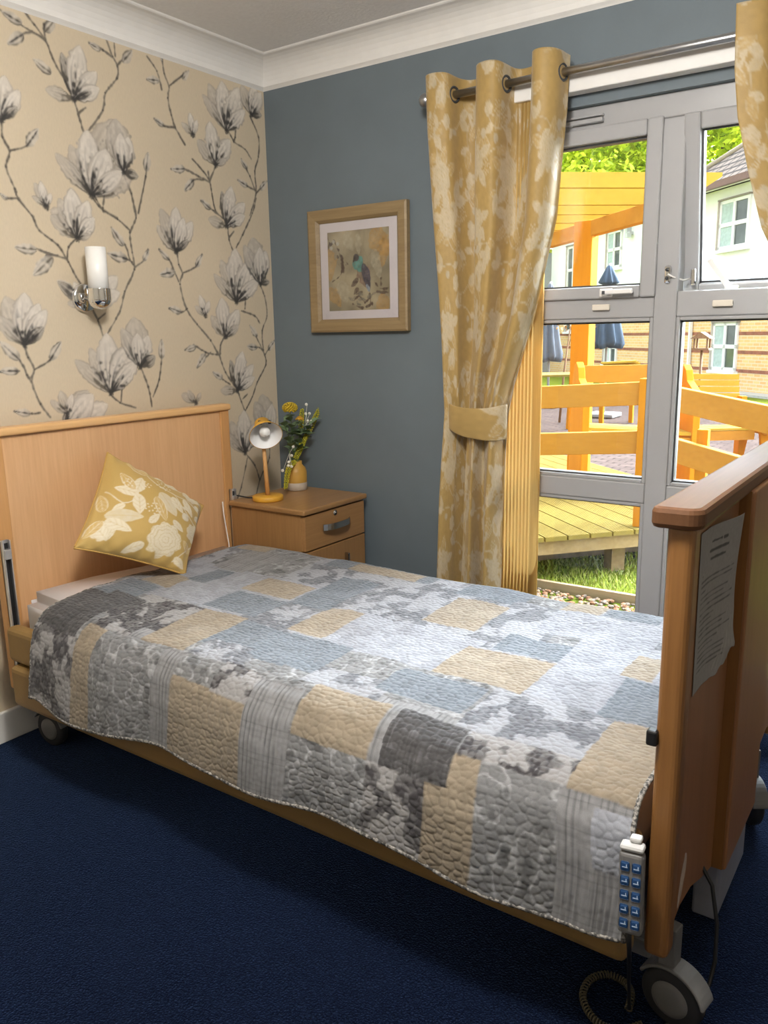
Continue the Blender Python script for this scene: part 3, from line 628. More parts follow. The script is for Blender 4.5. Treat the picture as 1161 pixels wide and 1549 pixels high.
n1, n2 = vnoise((ar.h, ar.w), 30, 2)[..., None], vnoise((ar.h, ar.w), 70, 5)[..., None]
ar.im = ar.im*(.72+.5*n1)*(1-.35*sstep(.45, .9, n2))+np.array((.10, .09, .06))*sstep(.55, .9, n2)*.4
OC = np.array((.62, .33, .07)); BR = np.array((.13, .085, .06)); TE = np.array((.13, .35, .30)); GR = np.array((.22, .20, .16))
flat = lambda c, al=.85: (lambda S, V, n0, n1: (np.array(c)*(.7+.6*n1[..., None]), al*(.55+.6*n0)))
W_, H_ = px1-px0, pz1-pz0
q = lambda u, v_: (px0+u*W_, pz1-v_*H_)
for (u, v_), (u2, v2), w_ in (((.72, .02), (.98, .35), .7), ((.95, .1), (.88, .48), .5), ((.98, .86), (.78, .98), .8), ((.02, .2), (.03, .62), .5), ((.0, .7), (.2, .95), .5)): ar.petal(q(u, v_), q(u2, v2), w_, flat(OC, .55), .1)
for (u, v_), (u2, v2), w_ in (((.3, .02), (.42, .25), .6), ((.5, .05), (.52, .3), .4), ((.2, .62), (.3, .9), .6), ((.75, .25), (.85, .62), .4)): ar.petal(q(u, v_), q(u2, v2), w_, flat((.60, .53, .38), .5), .1)
for pts in (((.0, .05), (.05, .16), (.1, .1), (.16, .2), (.2, .28), (.25, .34)), ((.2, .3), (.26, .42), (.2, .55), (.07, .62)), ((.22, .4), (.26, .52)), ((.3, .38), (.34, .42)), ((.16, .3), (.3, .42)), ((.0, .2), (.04, .12)), ((.75, .65), (.85, .74), (.99, .73)), ((.86, .74), (.86, .62)), ((.8, .78), (.97, .80)), ((.4, .92), (.55, .97), (.72, .93)), ((.42, .88), (.5, .82), (.6, .9), (.7, .84), (.72, .95)), ((.45, .8), (.55, .78)), ((.68, .8), (.70, .93))): ar.stroke([q(*c) for c in pts], .006, BR, .8, 1.6)
for c in ((.10, .12), (.17, .15), (.06, .2)): ar.disc(q(*c), .009, lambda R, T, n0, n1: (np.array((.62, .58, .48)), sstep(1, .7, R)*.8))
ar.petal(q(.52, .40), q(.66, .74), .55, flat((.30, .20, .14), 1), .08)
ar.petal(q(.44, .34), q(.58, .52), .8, flat(TE, 1.2), .08); ar.petal(q(.58, .42), q(.68, .76), .34, flat((.10, .09, .12), 1.1), .05)
ar.disc(q(.47, .34), .016, lambda R, T, n0, n1: (np.array((.09, .08, .08)), sstep(1, .75, R)))
ar.petal(q(.46, .32), q(.42, .40), .4, flat((.06, .05, .05), 1.2), .02); ar.petal(q(.50, .60), q(.38, .70), .45, flat(BR, 1), .1)
ar.petal(q(.50, .72), q(.42, .80), .5, flat(BR, 1), .1); ar.petal(q(.63, .68), q(.68, .78), .4, flat((.35, .42, .48), 1), .1)
for k in range(14): 
    u, v_ = random.uniform(.4, .72), random.uniform(.8, .97); ar.petal(q(u, v_), q(u+random.uniform(-.1, .1), v_+random.uniform(-.05, .05)), .4, flat(GR, .7), .1)
ar.im *= .72; nx, nz2 = 150, 152; X, Z = np.meshgrid(np.linspace(px0, px1, nx), np.linspace(pz0, pz1, nz2), indexing='ij')
link_mesh('print', np.stack([X, 0*X-.0118, Z], -1).reshape(-1, 3), grid_faces(nx, nz2), cloth('art_paper', .8, 300, .05, 0), pic, col=ar.sample(X, Z).reshape(-1, 3), recalc=False)
MB().box(x0+fw_-.004, x1-fw_+.004, -.0155, -.0135, z0+fw_-.004, z1-fw_+.004).build('glazing', M['picglass'], pic)

# ------------------------------------------------------------------ wall lamp
wl = thing('wall_lamp', (0, -.94, 1.43), 'chrome wall lamp with white glass tube on the floral wallpaper', 'wall lamp')
ly = -.955
MB().lathe([(0, 0), (.047, 0), (.0475, .001), (.0475, .012), (.047, .014), (.042, .018), (.0, .0185)], (0, ly, 1.445), (1, 0, 0), 36).build('back_plate', M['chrome'], wl)
MB().tube([(.018, ly, 1.445), (.05, ly, 1.432), (.09, ly, 1.428)], .008, 12).build('arm', M['chrome'], wl)
MB().lathe([(0, .0), (.012, .0015), (.023, .006), (.031, .013), (.036, .022), (.0375, .0285), (.0375, .030), (.0385, .0302), (.0385, .031), (.0385, .067), (.0385, .068), (.038, .0682), (.0345, .0682), (.0345, .067), (.0345, .034), (0, .034)], (.09, ly, 1.404), (0, 0, 1), 40).build('cup', M['chrome'], wl)
MB().lathe([(0, .0), (.0335, 0), (.0335, .155), (.031, .155), (.031, .01), (0, .01)], (.09, ly, 1.450), (0, 0, 1), 36).build('glass_shade', M['frost'], wl)

# ------------------------------------------------------------------ bedside cabinet
cb = thing('bedside_cabinet', (.28, -.29, 0), 'wooden bedside cabinet with one drawer over a door in the corner', 'cabinet')
cx0, cx1, cy0, cy1, ch = .124, .512, -.452, -.050, .660
MB().box(cx0, cx1-.02, cy0+.012, cy1-.006, .0, ch-.024).build('body', M['oak'], cb, bevel=.002)
MB().rbox(cx0-.005, cx1+.008, cy0, cy1+.004, ch-.022, ch, .006).build('top', M['oak_top'], cb)
d = MB().rbox(cx1-.02, cx1-.001, cy0+.014, cy1-.008, .495, ch-.028, .002).build('drawer', M['oak_y'], cb)
hm = mat('satin_nickel', (.50, .48, .45), .25, 1, var=.03)
h = MB(); yc = -.255; P = []
for k in range(13):
    u = k/12*2-1; P.append((cx1+.026-.020*abs(u)**3.2, yc+u*.085))
vs = []
for x, y in P: vs += [(x, y, .560), (x, y, .585), (x+.004, y, .585), (x+.004, y, .560)]
h.add(vs, [(i*4+j, (i+1)*4+j, (i+1)*4+(j+1) % 4, i*4+(j+1) % 4) for i in range(12) for j in range(4)]+[(0, 1, 2, 3), (48, 51, 50, 49)], 0, False)
h.build('handle', hm, d)
MB().lathe([(0, .004), (.010, .004), (.010, 0)], (cx1-.001, -.255, .617), (1, 0, 0), 20).lathe([(0, .007), (.003, .007), (.003, 0)], (cx1, -.255, .617), (1, 0, 0), 10).build('lock', hm, d)
dr = MB().rbox(cx1-.02, cx1-.001, cy0+.014, cy1-.008, .07, .489, .002).build('door', M['oak'], cb)
MB().rbox(cx1-.001, cx1+.022, -.20, -.19, .33, .44, .004).build('handle', hm, dr)
MB().box(cx0+.01, cx1-.03, cy0+.02, cy1-.02, -.0, .068).build('plinth', M['oak'], cb)

# ------------------------------------------------------------------ desk lamp
lp = thing('desk_lamp', (.255, -.355, ch), 'mustard desk lamp with wooden stem standing on the bedside cabinet', 'lamp')
lb = Vector((.255, -.362, ch))
MB().lathe([(0, 0), (.060, 0), (.062, .004), (.062, .017), (.058, .021), (0, .022)], lb, n=40).build('base', M['mustard'], lp)
ax = Vector((.70, -.50, -.52)).normalized(); upv = (Vector((0, 0, 1))-ax*ax.z).normalized(); sd = ax.cross(upv)
C0 = Vector((.300, -.404, .928)); so = C0-ax*.085
top = so+ax*.034-upv*.036
MB().tube([lb+Vector((0, 0, .02)), (lb+top)/2+Vector((0, 0, .01)), top-Vector((0, 0, .006))], [.0095, .0085, .0065], 16).build('stem', M['lampwood'], lp)
sh = MB().lathe([(.0, -.010), (.020, -.008), (.030, .004), (.034, .025), (.048, .052), (.066, .085), (.0645, .085), (.046, .053), (.031, .026), (.027, .006), (0, .0)], so, ax, 40).build('shade', M['mustard'], lp)
MB().lathe([(.0638, .0846), (.0455, .0532), (.0305, .0262), (.0265, .0068), (0, .001)], so+ax*.0006, ax, 40).build('shade_lining', M['shade_in'], sh)
MB().lathe([(0, .012), (.013, .012), (.014, .034), (.0, .034)], so, ax, 18).build('socket', M['white'], sh)
MB().lathe([(.010, .032), (.017, .044), (.022, .058), (.020, .070), (.011, .079), (0, .082)], so, ax, 20).build('bulb', M['bulb'], sh)
for k in (-1, 1): MB().obox(so+ax*.046+upv*.036+sd*k*.018, ax*.011, upv*.0015, sd*.0055).build('vent_slot', M['dgrey'], sh)
MB().tube([(.205, -.37, ch+.006), (.16, -.38, ch+.004), (.12, -.40, ch+.012), (.09, -.39, ch+.004), (.06, -.375, ch+.004)], .0028, 8).build('power_cord', M['black'], lp)
wc = MB().tube([(.135, -.497, .665), (.14, -.50, .62), (.155, -.505, .56), (.17, -.51, .50), (.175, -.512, .40), (.17, -.51, .20)], .0022, 8).build('cable', M['white'])
tag(wc, 'thin white cable hanging beside the headboard against the cabinet', 'cable')

# ------------------------------------------------------------------ vase and dried flowers
vs_ = thing('vase', (.205, -.125, ch), 'two tone mustard and stone vase holding artificial flowers on the cabinet', 'vase')
vo = Vector((.205, -.128, ch))
MB().lathe([(.0455, .034), (.0455, .080), (.040, .096), (.030, .106), (.0265, .110), (.0265, .124), (.0225, .124), (.0225, .108), (.036, .090), (.0415, .076), (.0415, .034)], vo, n=40).build('glazed_top', mat('mustard_glaze', (.50, .28, .05), .45, var=.05), vs_)
MB().lathe([(0, 0), (.043, 0), (.0458, .004), (.0456, .034), (.0415, .034), (.04, .008), (0, .008)], vo, n=40).build('stone_base', mat('stone_glaze', (.42, .35, .28), .6, var=.05, scale=50), vs_)
gm = mat('stem_green', (.10, .16, .05), .6, var=.2); lm = mat('leaf_green', (.17, .25, .13), .55, var=.3, scale=30); ym = mat('yellow_flower', (.52, .36, .02), .7, var=.3, scale=80); gy = mat('catkin_yellow_green', (.48, .44, .03), .75, var=.35, scale=90); wm = mat('white_berry', (.72, .70, .62), .5, var=.05)
mouth = vo+Vector((0, 0, .118)); inner = vo+Vector((0, 0, .012))
def arc(tip, bow=(0, 0, 0), n=9, start=None):
    a = mouth+Vector((random.uniform(-.010, .010), random.uniform(-.010, .010), 0)); tip = Vector(tip); bow = Vector(bow)
    P = [Vector((vo.x+(a.x-vo.x)*.4, vo.y+(a.y-vo.y)*.4, vo.z+.012))]
    return P+[a.lerp(tip, k/(n-1))+bow*math.sin(PI*k/(n-1)) for k in range(n)]
def leafmesh(mb, b, t, w):
    b, t = Vector(b), Vector(t); d = t-b; s_ = d.cross(Vector((random.uniform(-.3, .3), random.uniform(-.3, .3), 1)))
    if s_.length < 1e-6: s_ = Vector((1, 0, 0))
    s_.normalize(); nn = s_.cross(d).normalized(); L = d.length; vs = []
    for k in range(6):
        q = k/5; hw = w/2*math.sin(PI*q**.8)**.8+.0004; c = b+d*q+nn*(.12*L*math.sin(PI*q))
        vs += [c-s_*hw+nn*hw*.3, c, c+s_*hw+nn*hw*.3]
    mb.add(vs, [(k*3+j, k*3+j+1, (k+1)*3+j+1, (k+1)*3+j) for k in range(5) for j in range(2)], 0, True)
def flower(name, label, cat, tip, bow=(0, 0, 0)):
    r = thing(name, inner, label, cat, 'flowers in the mustard vase'); P = arc(tip, bow)
    MB().tube(P, .0017, 7).build('stem', gm, r); return r, P
T_ = lambda y, z, x=.205: (x, y, z)
r, P = flower('yellow_blossom', 'round yellow blossom, tallest and leftmost in the mustard vase', 'flower', T_(-.150, 1.012))
b = MB()
for k in range(90):
    u = k/90; th = k*2.4; ph = math.acos(1-1.75*u); c = Vector(P[-1])+Vector((.029*math.sin(ph)*math.cos(th), .029*math.sin(ph)*math.sin(th), .020*math.cos(ph))); b.ball(c, .0052, 0, 1)
b.build('flower_head', ym, r); b = MB()
for k in range(7): c = P[5+k//3]; th = k*1.9; leafmesh(b, c, Vector(c)+Vector((.06*math.cos(th), .07*math.sin(th), .02)), .036)
b.build('leaves', lm, r)
r, P = flower('yellow_bud', 'small orange yellow bud below the round blossom in the vase', 'flower', T_(-.125, .962, .235))
b = MB()
for k in range(36):
    u = k/36; th = k*2.4; rr = .016*math.sqrt(u); b.ball(Vector(P[-1])+Vector((rr*math.cos(th), rr*math.sin(th), .012*(1-u))), .0045, 0, 1)
b.build('flower_head', mat('orange_bud', (.50, .27, .02), .7, var=.25, scale=80), r); b = MB()
for k in range(5): c = P[6]; th = k*1.3+.4; leafmesh(b, c, Vector(c)+Vector((.06*math.cos(th), .065*math.sin(th), .012)), .036)
b.build('leaves', lm, r)
def catkin(label, tip, bow, k0, rad):
    r, P = flower('yellow_catkin', label, 'flower spike', tip, bow); b = MB(); Q = P[k0:]
    for k in range(len(Q)-1):
        for m_ in range(22):
            u = m_/22; c = Vector(Q[k]).lerp(Q[k+1], u); f_ = (k+u)/(len(Q)-1); th = (k*22+m_)*2.4; rr = rad*(.55+.45*math.sin(PI*min(1, f_*.8+.2)))
            t_ = (Vector(Q[k+1])-Vector(Q[k])).normalized(); a_ = t_.cross(Vector((.3, 1, .2))).normalized(); b_ = t_.cross(a_)
            b.ball(c+a_*rr*math.cos(th)+b_*rr*math.sin(th), .0034, 0, 1)
    b.build('catkin', gy, r)
catkin('long yellow green spike leaning right toward the grey wall', T_(.008, 1.0, .235), (0, .012, .01), 4, .0105)
catkin('yellow green spike standing upright behind the white berries', T_(-.055, 1.000, .19), (0, .006, 0), 6, .010)
catkin('short yellow spike rising from the middle of the vase mouth', T_(-.085, .895, .235), (0, 0, 0), 2, .011)
catkin('yellow green spike drooping left over the vase to the cabinet', T_(-.262, .690, .262), (0, -.012, .035), 2, .0105)
def berries(label, tip, bow, spots):
    r, P = flower('berry_sprig', label, 'berry sprig', tip, bow); b = MB()
    for dy, dz in spots: b.ball(Vector(P[-1])+Vector((random.uniform(-.01, .01), dy, dz)), .0066, 0, 2)
    for dy, dz in spots: b.tube([P[-3], Vector(P[-1])+Vector((0, dy, dz))], .0008, 5)
    b.build('berries', wm, r)
berries('white berry sprig reaching up beside the yellow spikes', T_(-.068, .985, .23), (0, 0, 0), [(0, .035), (.015, -.005), (.004, -.035), (.014, -.037), (.010, -.05), (.012, -.066), (-.004, -.004)])
berries('white berry sprig drooping left between lamp and vase', T_(-.205, .80, .25), (0, -.02, .05), [(.015, .055), (.0, .02), (-.012, -.006), (-.01, -.022), (.0, -.026), (-.055, -.035)])
for lab, tp, ks in (('broad green leaf stem at the back left of the vase', T_(-.165, .955, .18), 5), ('green leaf stem bending over the middle of the vase', T_(-.075, .935, .245), 6)):
    r, P = flower('leaf_stem', lab, 'leaf stem', tp); b = MB()
    for k in range(ks*2):
        c = P[3+k % (len(P)-3)]; th = k*2.2+.5; leafmesh(b, c, Vector(c)+Vector((.05*math.cos(th), .065*math.sin(th), .022)), .038)
    b.build('leaves', lm, r)

# ------------------------------------------------------------------ bed
bed = thing('bed', (1.13, -.90, 0), 'wooden profiling care bed with headboard, footboard and tan padded side rails', 'bed')
HY0, HY1, HX0, HX1 = -1.407, -.400, .058, .100
hb = MB().box(HX0+.008, HX1-.006, HY0+.047, HY1-.047, .22, 1.018).build('headboard', M['beech'], bed)
for a, b_ in ((HY0, HY0+.046), (HY1-.046, HY1)): MB().rbox(HX0, HX1, a, b_, .20, 1.020, .004).build('stile', M['beech_dark'], hb)
MB().rbox(HX0-.006, HX1+.010, HY0-.006, HY1+.006, 1.020, 1.046, .008, seg=3).build('top_rail', M['beech_y'], hb)
for y in (HY0+.012, HY1-.012):
    tr = MB().box(HX1, HX1+.004, y-.013, y+.013, .24, .70).box(HX1, HX1+.016, y-.013, y-.009, .24, .70).box(HX1, HX1+.016, y+.009, y+.013, .24, .70).build('rail_track', M['alu'], hb)
    MB().box(HX1+.004, HX1+.006, y-.009, y+.009, .25, .69).build('track_slot', M['black'], tr)
    MB().rbox(HX1+.002, HX1+.022, y-.011, y+.011, .640, .672, .003).build('track_stop', M['alu'], tr)
# mattress
nu, nv = 60, 44
b = bmesh.new(); bmesh.ops.create_cube(b, size=1)
for q in b.verts: q.co = Vector((1.11+q.co.x*1.95, -.945+q.co.y*.875, .397+q.co.z*.20))
bmesh.ops.bevel(b, geom=b.edges[:], offset=.035, segments=4, affect='EDGES')
bmesh.ops.subdivide_edges(b, edges=b.edges[:], cuts=3, use_grid_fill=True)
def headbump(x, y): return .034*math.exp(-max(0, x-.22)/.22)*min(1, max(0, (-.75-y)/.45))
for q in b.verts:
    if q.co.z > .42: q.co.z += headbump(q.co.x, q.co.y)
MB().bm(b, 0, True).build('mattress', M['sheet'], bed)
for s_, ya, yb in ((-1, -1.462, -1.412), (1, -.500, -.470)):
    MB().rbox(.165, 2.118, ya, yb, .335, .448, .018, seg=3).build('side_rail', M['vinyl'], bed, sub=0)
    MB().rbox(.185, 2.112, ya-.012*(s_ < 0), yb, .196, .330, .018, seg=3).build('side_rail', M['vinyl'], bed)
MB().box(.14, 2.10, -1.38, -.46, .215, .285).build('base_frame', M['dgrey'], bed)
def castor(x, y, axd=(0, 1, 0)):
    ax = Vector(axd).normalized(); c = Vector((x, y, .060)); side = Vector((ax.y, -ax.x, 0))
    w_ = MB().lathe([(.030, -.016), (.052, -.016), (.060, -.009), (.060, .009), (.052, .016), (.030, .016)], c, ax, 32).build('castor', M['rubber'], bed)
    MB().lathe([(0, -.021), (.026, -.021), (.036, -.017), (.037, -.012), (.037, .012), (.036, .017), (.026, .021), (0, .021)], c, ax, 32).build('hub', M['mgrey'], w_)
    P = []
    for r_ in (.071, .064):
        q_ = [c+side*r_*math.cos(math.radians(a_))+Vector((0, 0, r_*math.sin(math.radians(a_)))) for a_ in range(15, 151, 9)]; P += q_ if r_ > .07 else q_[::-1]
    MB().prism([p_-ax*.023 for p_ in P], ax*.046).obox(c+Vector((0, 0, .105))-side*.012, side*.016, ax*.016, Vector((0, 0, .045))).build('hood', M['mgrey'], w_, bevel=.003)
castor(2.165, -1.335, (.18, 1, 0)); castor(.165, -1.340, (-.12, 1, 0)); castor(2.150, -.555, (.75, .5, 0)); castor(.18, -.50)
# footboard
FX = 2.168
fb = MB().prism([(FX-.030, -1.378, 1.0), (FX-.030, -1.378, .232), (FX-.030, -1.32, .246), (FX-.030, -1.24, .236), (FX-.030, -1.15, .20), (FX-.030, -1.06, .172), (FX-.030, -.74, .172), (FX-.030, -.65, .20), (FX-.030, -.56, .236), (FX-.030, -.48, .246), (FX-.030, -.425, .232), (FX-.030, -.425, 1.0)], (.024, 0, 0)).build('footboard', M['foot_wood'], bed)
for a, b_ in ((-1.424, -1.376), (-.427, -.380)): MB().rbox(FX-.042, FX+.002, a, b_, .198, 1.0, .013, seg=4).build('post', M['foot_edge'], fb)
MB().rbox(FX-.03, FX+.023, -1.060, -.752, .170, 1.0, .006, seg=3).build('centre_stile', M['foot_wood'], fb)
for y in (-1.0605, -.7515): MB().box(FX-.02, FX+.016, y-.0015, y+.0015, .172, .998).build('stile_edging', M['foot_edge'], fb)
# cap rail with rounded ends
P = []; y0, y1, xa, xb = -1.436, -.368, 2.104, 2.183
for cx_, cy_, a0 in ((xb-.028, y0+.028, -90), (xb-.022, y1-.022, 0), (xa+.016, y1-.016, 90), (xa+.012, y0+.012, 180)):
    r_ = .028 if a0 == -90 else .022 if a0 == 0 else .014
    for k in range(7): th = math.radians(a0+k*15); P.append((cx_+r_*math.cos(th), cy_+r_*math.sin(th), .994))
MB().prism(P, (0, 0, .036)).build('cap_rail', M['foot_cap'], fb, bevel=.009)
MB().rbox(FX-.055, FX-.036, -1.432, -1.412, .612, .640, .004).build('catch', M['black'], bed)
MB().rbox(2.125, 2.178, -1.05, -.77, .035, .172, .006).build('lift_column', mat('lilac_grey_metal', (.24, .24, .27), .45), bed)
MB().rbox(2.09, 2.135, -1.40, -.40, .17, .205, .006).build('cross_tube', M['mgrey'], bed)
P = []
for k in range(22):
    th = k/22*2*PI; P.append((FX-.0055, -1.318+.017*math.cos(th)*(1+.12*math.sin(5*th))+.018*math.sin(th), .300+.046*math.sin(th)*(1+.1*math.cos(3*th))))
MB().prism(P, (.0006, 0, 0)).build('worn_patch', mat('torn_label_residue', (.50, .40, .33), .85, var=.15, scale=60), fb)
bc = MB().tube([(2.10, -1.12, .235), (2.150, -1.13, .225), (2.184, -1.15, .190), (2.203, -1.17, .120), (2.208, -1.19, .05), (2.205, -1.215, .012), (2.19, -1.28, .006), (2.16, -1.36, .006)], .0042, 8).build('power_cable', M['black'], bed)

# notice on the footboard
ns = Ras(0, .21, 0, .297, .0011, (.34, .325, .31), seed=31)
q = random.Random(3); INK = (.03, .03, .03)
for v_, a, c_ in ((.268, .075, .115), (.268, .125, .138), (.252, .065, .145), (.237, .072, .135)):
    ns.stroke([(a, v_), (c_, v_)], .0045, INK, .75, .6)
v_ = .215; blk = [(1, .025, .028), (3, .02, .185), (1, .02, .05), (2, .02, .16), (1, .02, .185), (1, .02, .18), (2, .02, .10), (2, .02, .16), (1, .02, .18), (2, .02, .12), (3, .02, .15), (2, .02, .145)]
for n_, a, c_ in blk:
    for k in range(min(n_, 2)):
        ns.stroke([(a, v_), (c_-q.uniform(0, .03) if k else c_, v_)], .0020, INK, .62, .8); v_ -= .0086
    v_ -= .002
for k in range(5):
    a = .10+.02*k; ns.stroke([(a, .012), (a+.03, .04+.02*k)], .003, (.42, .40, .37), .7, 1)
nu, nv = 150, 210
U, W = np.meshgrid(np.linspace(0, .21, nu), np.linspace(0, .297, nv), indexing='ij')
lift = .030*sstep(.05, .21, U)*(.55+.45*sstep(.0, .25, np.abs(W-.15)))+.0018*np.sin(W*60+U*30)*sstep(.09, .2, U)*sstep(.14, .0, W)*1.6
X = FX-.0045+lift; Yp = -1.352+U*.985+.012*(1-W/.297); Zp = .676+W-.004*sstep(.1, .21, U)*sstep(.03, 0, W)*2
keep = W > (.006*(1+np.sin(U*150))+.05*sstep(.12, .2, U))*sstep(.07, .15, U)*.7
fc = grid_faces(nu, nv); kk = keep.ravel(); fc = [f for f in fc if kk[f[0]] and kk[f[2]]]
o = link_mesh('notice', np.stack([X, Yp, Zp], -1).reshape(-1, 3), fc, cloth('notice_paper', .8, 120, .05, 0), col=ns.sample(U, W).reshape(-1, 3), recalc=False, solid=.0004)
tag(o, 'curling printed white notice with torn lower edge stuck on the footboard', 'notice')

# handset and its coiled cord
hs = thing('bed_handset', (2.118, -1.497, .295), 'grey bed handset with blue buttons hanging beside the footboard post', 'remote control')
hc = Vector((2.122, -1.494, .370)); nrm = Vector((.12, -.985, .10)).normalized(); up_ = Vector((-.05, .10, 1)); up_ = (up_-nrm*up_.dot(nrm)).normalized(); rt = nrm.cross(up_)*-1
Mx = Matrix((( *rt, ), (*(-nrm), ), (*up_, ))).transposed().to_4x4(); Mx.translation = hc
def loc_mb(fn):
    m_ = MB(); fn(m_); m_.v = [tuple(Mx @ Vector(p_)) for p_ in m_.v]; return m_
loc_mb(lambda m_: m_.rbox(-.021, .021, -.012, .012, -.074, .074, .008, seg=3)).build('body', M['mgrey'], hs)
loc_mb(lambda m_: m_.rbox(-.020, .020, -.012, .014, .0745, .086, .005).rbox(-.006, .014, .0, .02, .086, .096, .004)).build('hook', M['lgrey'], hs)
bm_ = mat('blue_button', (.02, .07, .19), .4, var=.05); wk = mat('button_mark', (.45, .55, .70), .5, var=.05)
for r_ in range(5):
    for c_ in (-1, 1):
        z = .050-.0255*r_
        bo = loc_mb(lambda m_: m_.rbox(c_*.0095-.0075, c_*.0095+.0075, -.0145, -.011, z-.008, z+.008, .003)).build('button', bm_, hs)
        loc_mb(lambda m_: m_.box(c_*.0095-.0045, c_*.0095+.0045, -.0149, -.0143, z-.002, z-.0005).box(c_*.0095+.002, c_*.0095+.0035, -.0149, -.0143, z-.0005, z+.004)).build('button_mark', wk, bo)
cp = [(2.12, -1.494, .295), (2.122, -1.488, .25), (2.118, -1.465, .16), (2.108, -1.42, .07), (2.092, -1.37, .022)]
MB().tube(cp, [.006, .0042, .0036, .0036, .0036], 8).build('cord', M['black'], hs)
path = [(2.092, -1.37, .016), (2.083, -1.325, .014), (2.060, -1.302, .012), (2.025, -1.303, .012), (2.002, -1.335, .012), (2.004, -1.380, .012), (2.030, -1.415, .012), (2.065, -1.430, .012), (2.10, -1.415, .012), (2.125, -1.385, .012)]
Q = []
for i in range(len(path)-1):
    p0, p1, p2, p3 = [np.array(path[min(max(j, 0), len(path)-1)]) for j in (i-1, i, i+1, i+2)]
    for k in range(60):
        t_ = k/60; Q.append(.5*((2*p1)+(-p0+p2)*t_+(2*p0-5*p1+4*p2-p3)*t_*t_+(-p0+3*p1-3*p2+p3)*t_**3))
hel = []
for i, c in enumerate(Q[:-1]):
    d = Q[i+1]-c; d /= np.linalg.norm(d)+1e-9; sd_ = np.array((-d[1], d[0], 0)); th = i*.62
    hel.append(c+.0062*(sd_*math.cos(th)+np.array((0, 0, 1))*math.sin(th)))
MB().tube(hel, .0017, 6).build('coiled_cord', mat('coil_cord', (.10, .085, .05), .35, var=.1), hs)

# ------------------------------------------------------------------ quilt
QX0, QX1 = .268, 2.108; T0, T1 = -1.671, -.11; res = .0026
qr = Ras(QX0, QX1, T0, T1, res, (.5, .5, .5), seed=40)
H, Wd = qr.h, qr.w; sh_ = (H, Wd)
xs = QX0+(np.arange(Wd)+.5)*res; ts = T0+(np.arange(H)+.5)*res; XX, TT = np.meshgrid(xs, ts)
nA, nB, nC, nD = vnoise(sh_, 3, 1), vnoise(sh_, 7, 2), vnoise(sh_, 14, 3), vnoise(sh_, 28, 4)
def stretch(kx, ky, seed):
    g = vnoise((int(H/ky)+4, int(Wd/kx)+4), 1, seed)
    yi = np.arange(H)/ky; xi = np.arange(Wd)/kx; a = yi.astype(int); b = xi.astype(int); fy = (yi-a)[:, None]; fx = (xi-b)[None]
    return (g[np.ix_(a, b)]*(1-fx)+g[np.ix_(a, b+1)]*fx)*(1-fy)+(g[np.ix_(a+1, b)]*(1-fx)+g[np.ix_(a+1, b+1)]*fx)*fy
hx, vx = stretch(16, 1.3, 6), stretch(1.3, 16, 7)
c3 = lambda c: np.array(c)[None, None]
L3 = lambda g: np.clip(g, 0, 1)[..., None]
FAB = {}
FAB['T'] = c3((.52, .415, .285))*(.86+.28*nB[..., None])
FAB['B'] = c3((.265, .295, .325))*(.62+.4*hx+.4*vx)[..., None]
FAB['K'] = c3((.115, .108, .105))*(.35+.75*hx+.75*vx)[..., None]+.12*L3((hx+vx-1.25)*2)
nE = vnoise(sh_, 9, 44); ring = np.abs(.7*nC+.5*nE-.60)
FAB['L'] = c3((.37, .362, .35))*(1-L3(sstep(.06, .025, ring)))+c3((.64, .63, .61))*L3(sstep(.06, .025, ring)); FAB['L'] = FAB['L']*(1-.42*L3(sstep(.62, .74, .6*nE+.4*nB))); FAB['L'] = FAB['L']*(.86+.25*nA)[..., None]
FAB['W'] = c3((.54, .545, .575))*(.74+.16*nA+.12*nC+.16*sstep(.4, .6, nE))[..., None]
def toile(dark, light, thr, seed):
    a = vnoise(sh_, 17, seed); b = vnoise(sh_, 7, seed+1); c = vnoise(sh_, 3, seed+2)
    m = sstep(thr-.02, thr+.03, .55*a+.30*b+.15*c); inn = sstep(.50, .62, .5*b+.5*c)
    return c3(light)*(1-L3(m))+(c3(dark)*(1-.5*L3(inn))+c3(light)*.38*L3(inn))*L3(m)
FAB['F'] = toile((.085, .075, .078), (.56, .53, .50), .47, 60)
FAB['G'] = toile((.215, .217, .235), (.57, .57, .585), .49, 70)
ln = sstep(.0011, .0004, np.abs(((XX+.0012*nC)/.0125 % 1)-.5)*.0125); l2 = sstep(.0009, .0004, np.abs((TT/.0125 % 1)-.5)*.0125)
FAB['S'] = c3((.47, .455, .44))*(.88+.2*nA)[..., None]*(1-.60*L3(ln))*(1-.25*L3(l2))
rr = random.Random(12)
img = np.zeros((H, Wd, 3)); sty = np.zeros(sh_, int); CODE = {k: i for i, k in enumerate('TBKLWFGS')}
def patch(k, x0, x1, t0, t1):
    wj = .004*(nC-.5)
    m = (XX+wj > x0) & (XX+wj < x1) & (TT+wj > t0) & (TT+wj < t1); img[m] = FAB[k][m]; sty[m] = CODE[k]
patch('L', 0, 9, -9, 9)
x = QX0                                                            # background patchwork in rows
for t0, t1, pool in ((-.62, 0, 'LGWLGB'), (-.80, -.62, 'GWLWG'), (-.97, -.80, 'WGLWLG'), (-1.16, -.97, 'WGLWWL'), (-1.34, -1.16, 'GLGBLG'), (-1.50, -1.34, 'LSLSLS'), (-1.70, -1.50, 'LSLLS')):
    x = QX0-rr.uniform(0, .1)
    while x < QX1:
        w_ = rr.uniform(.13, .26); patch(rr.choice(pool), x, x+w_, t0, t1); x += w_
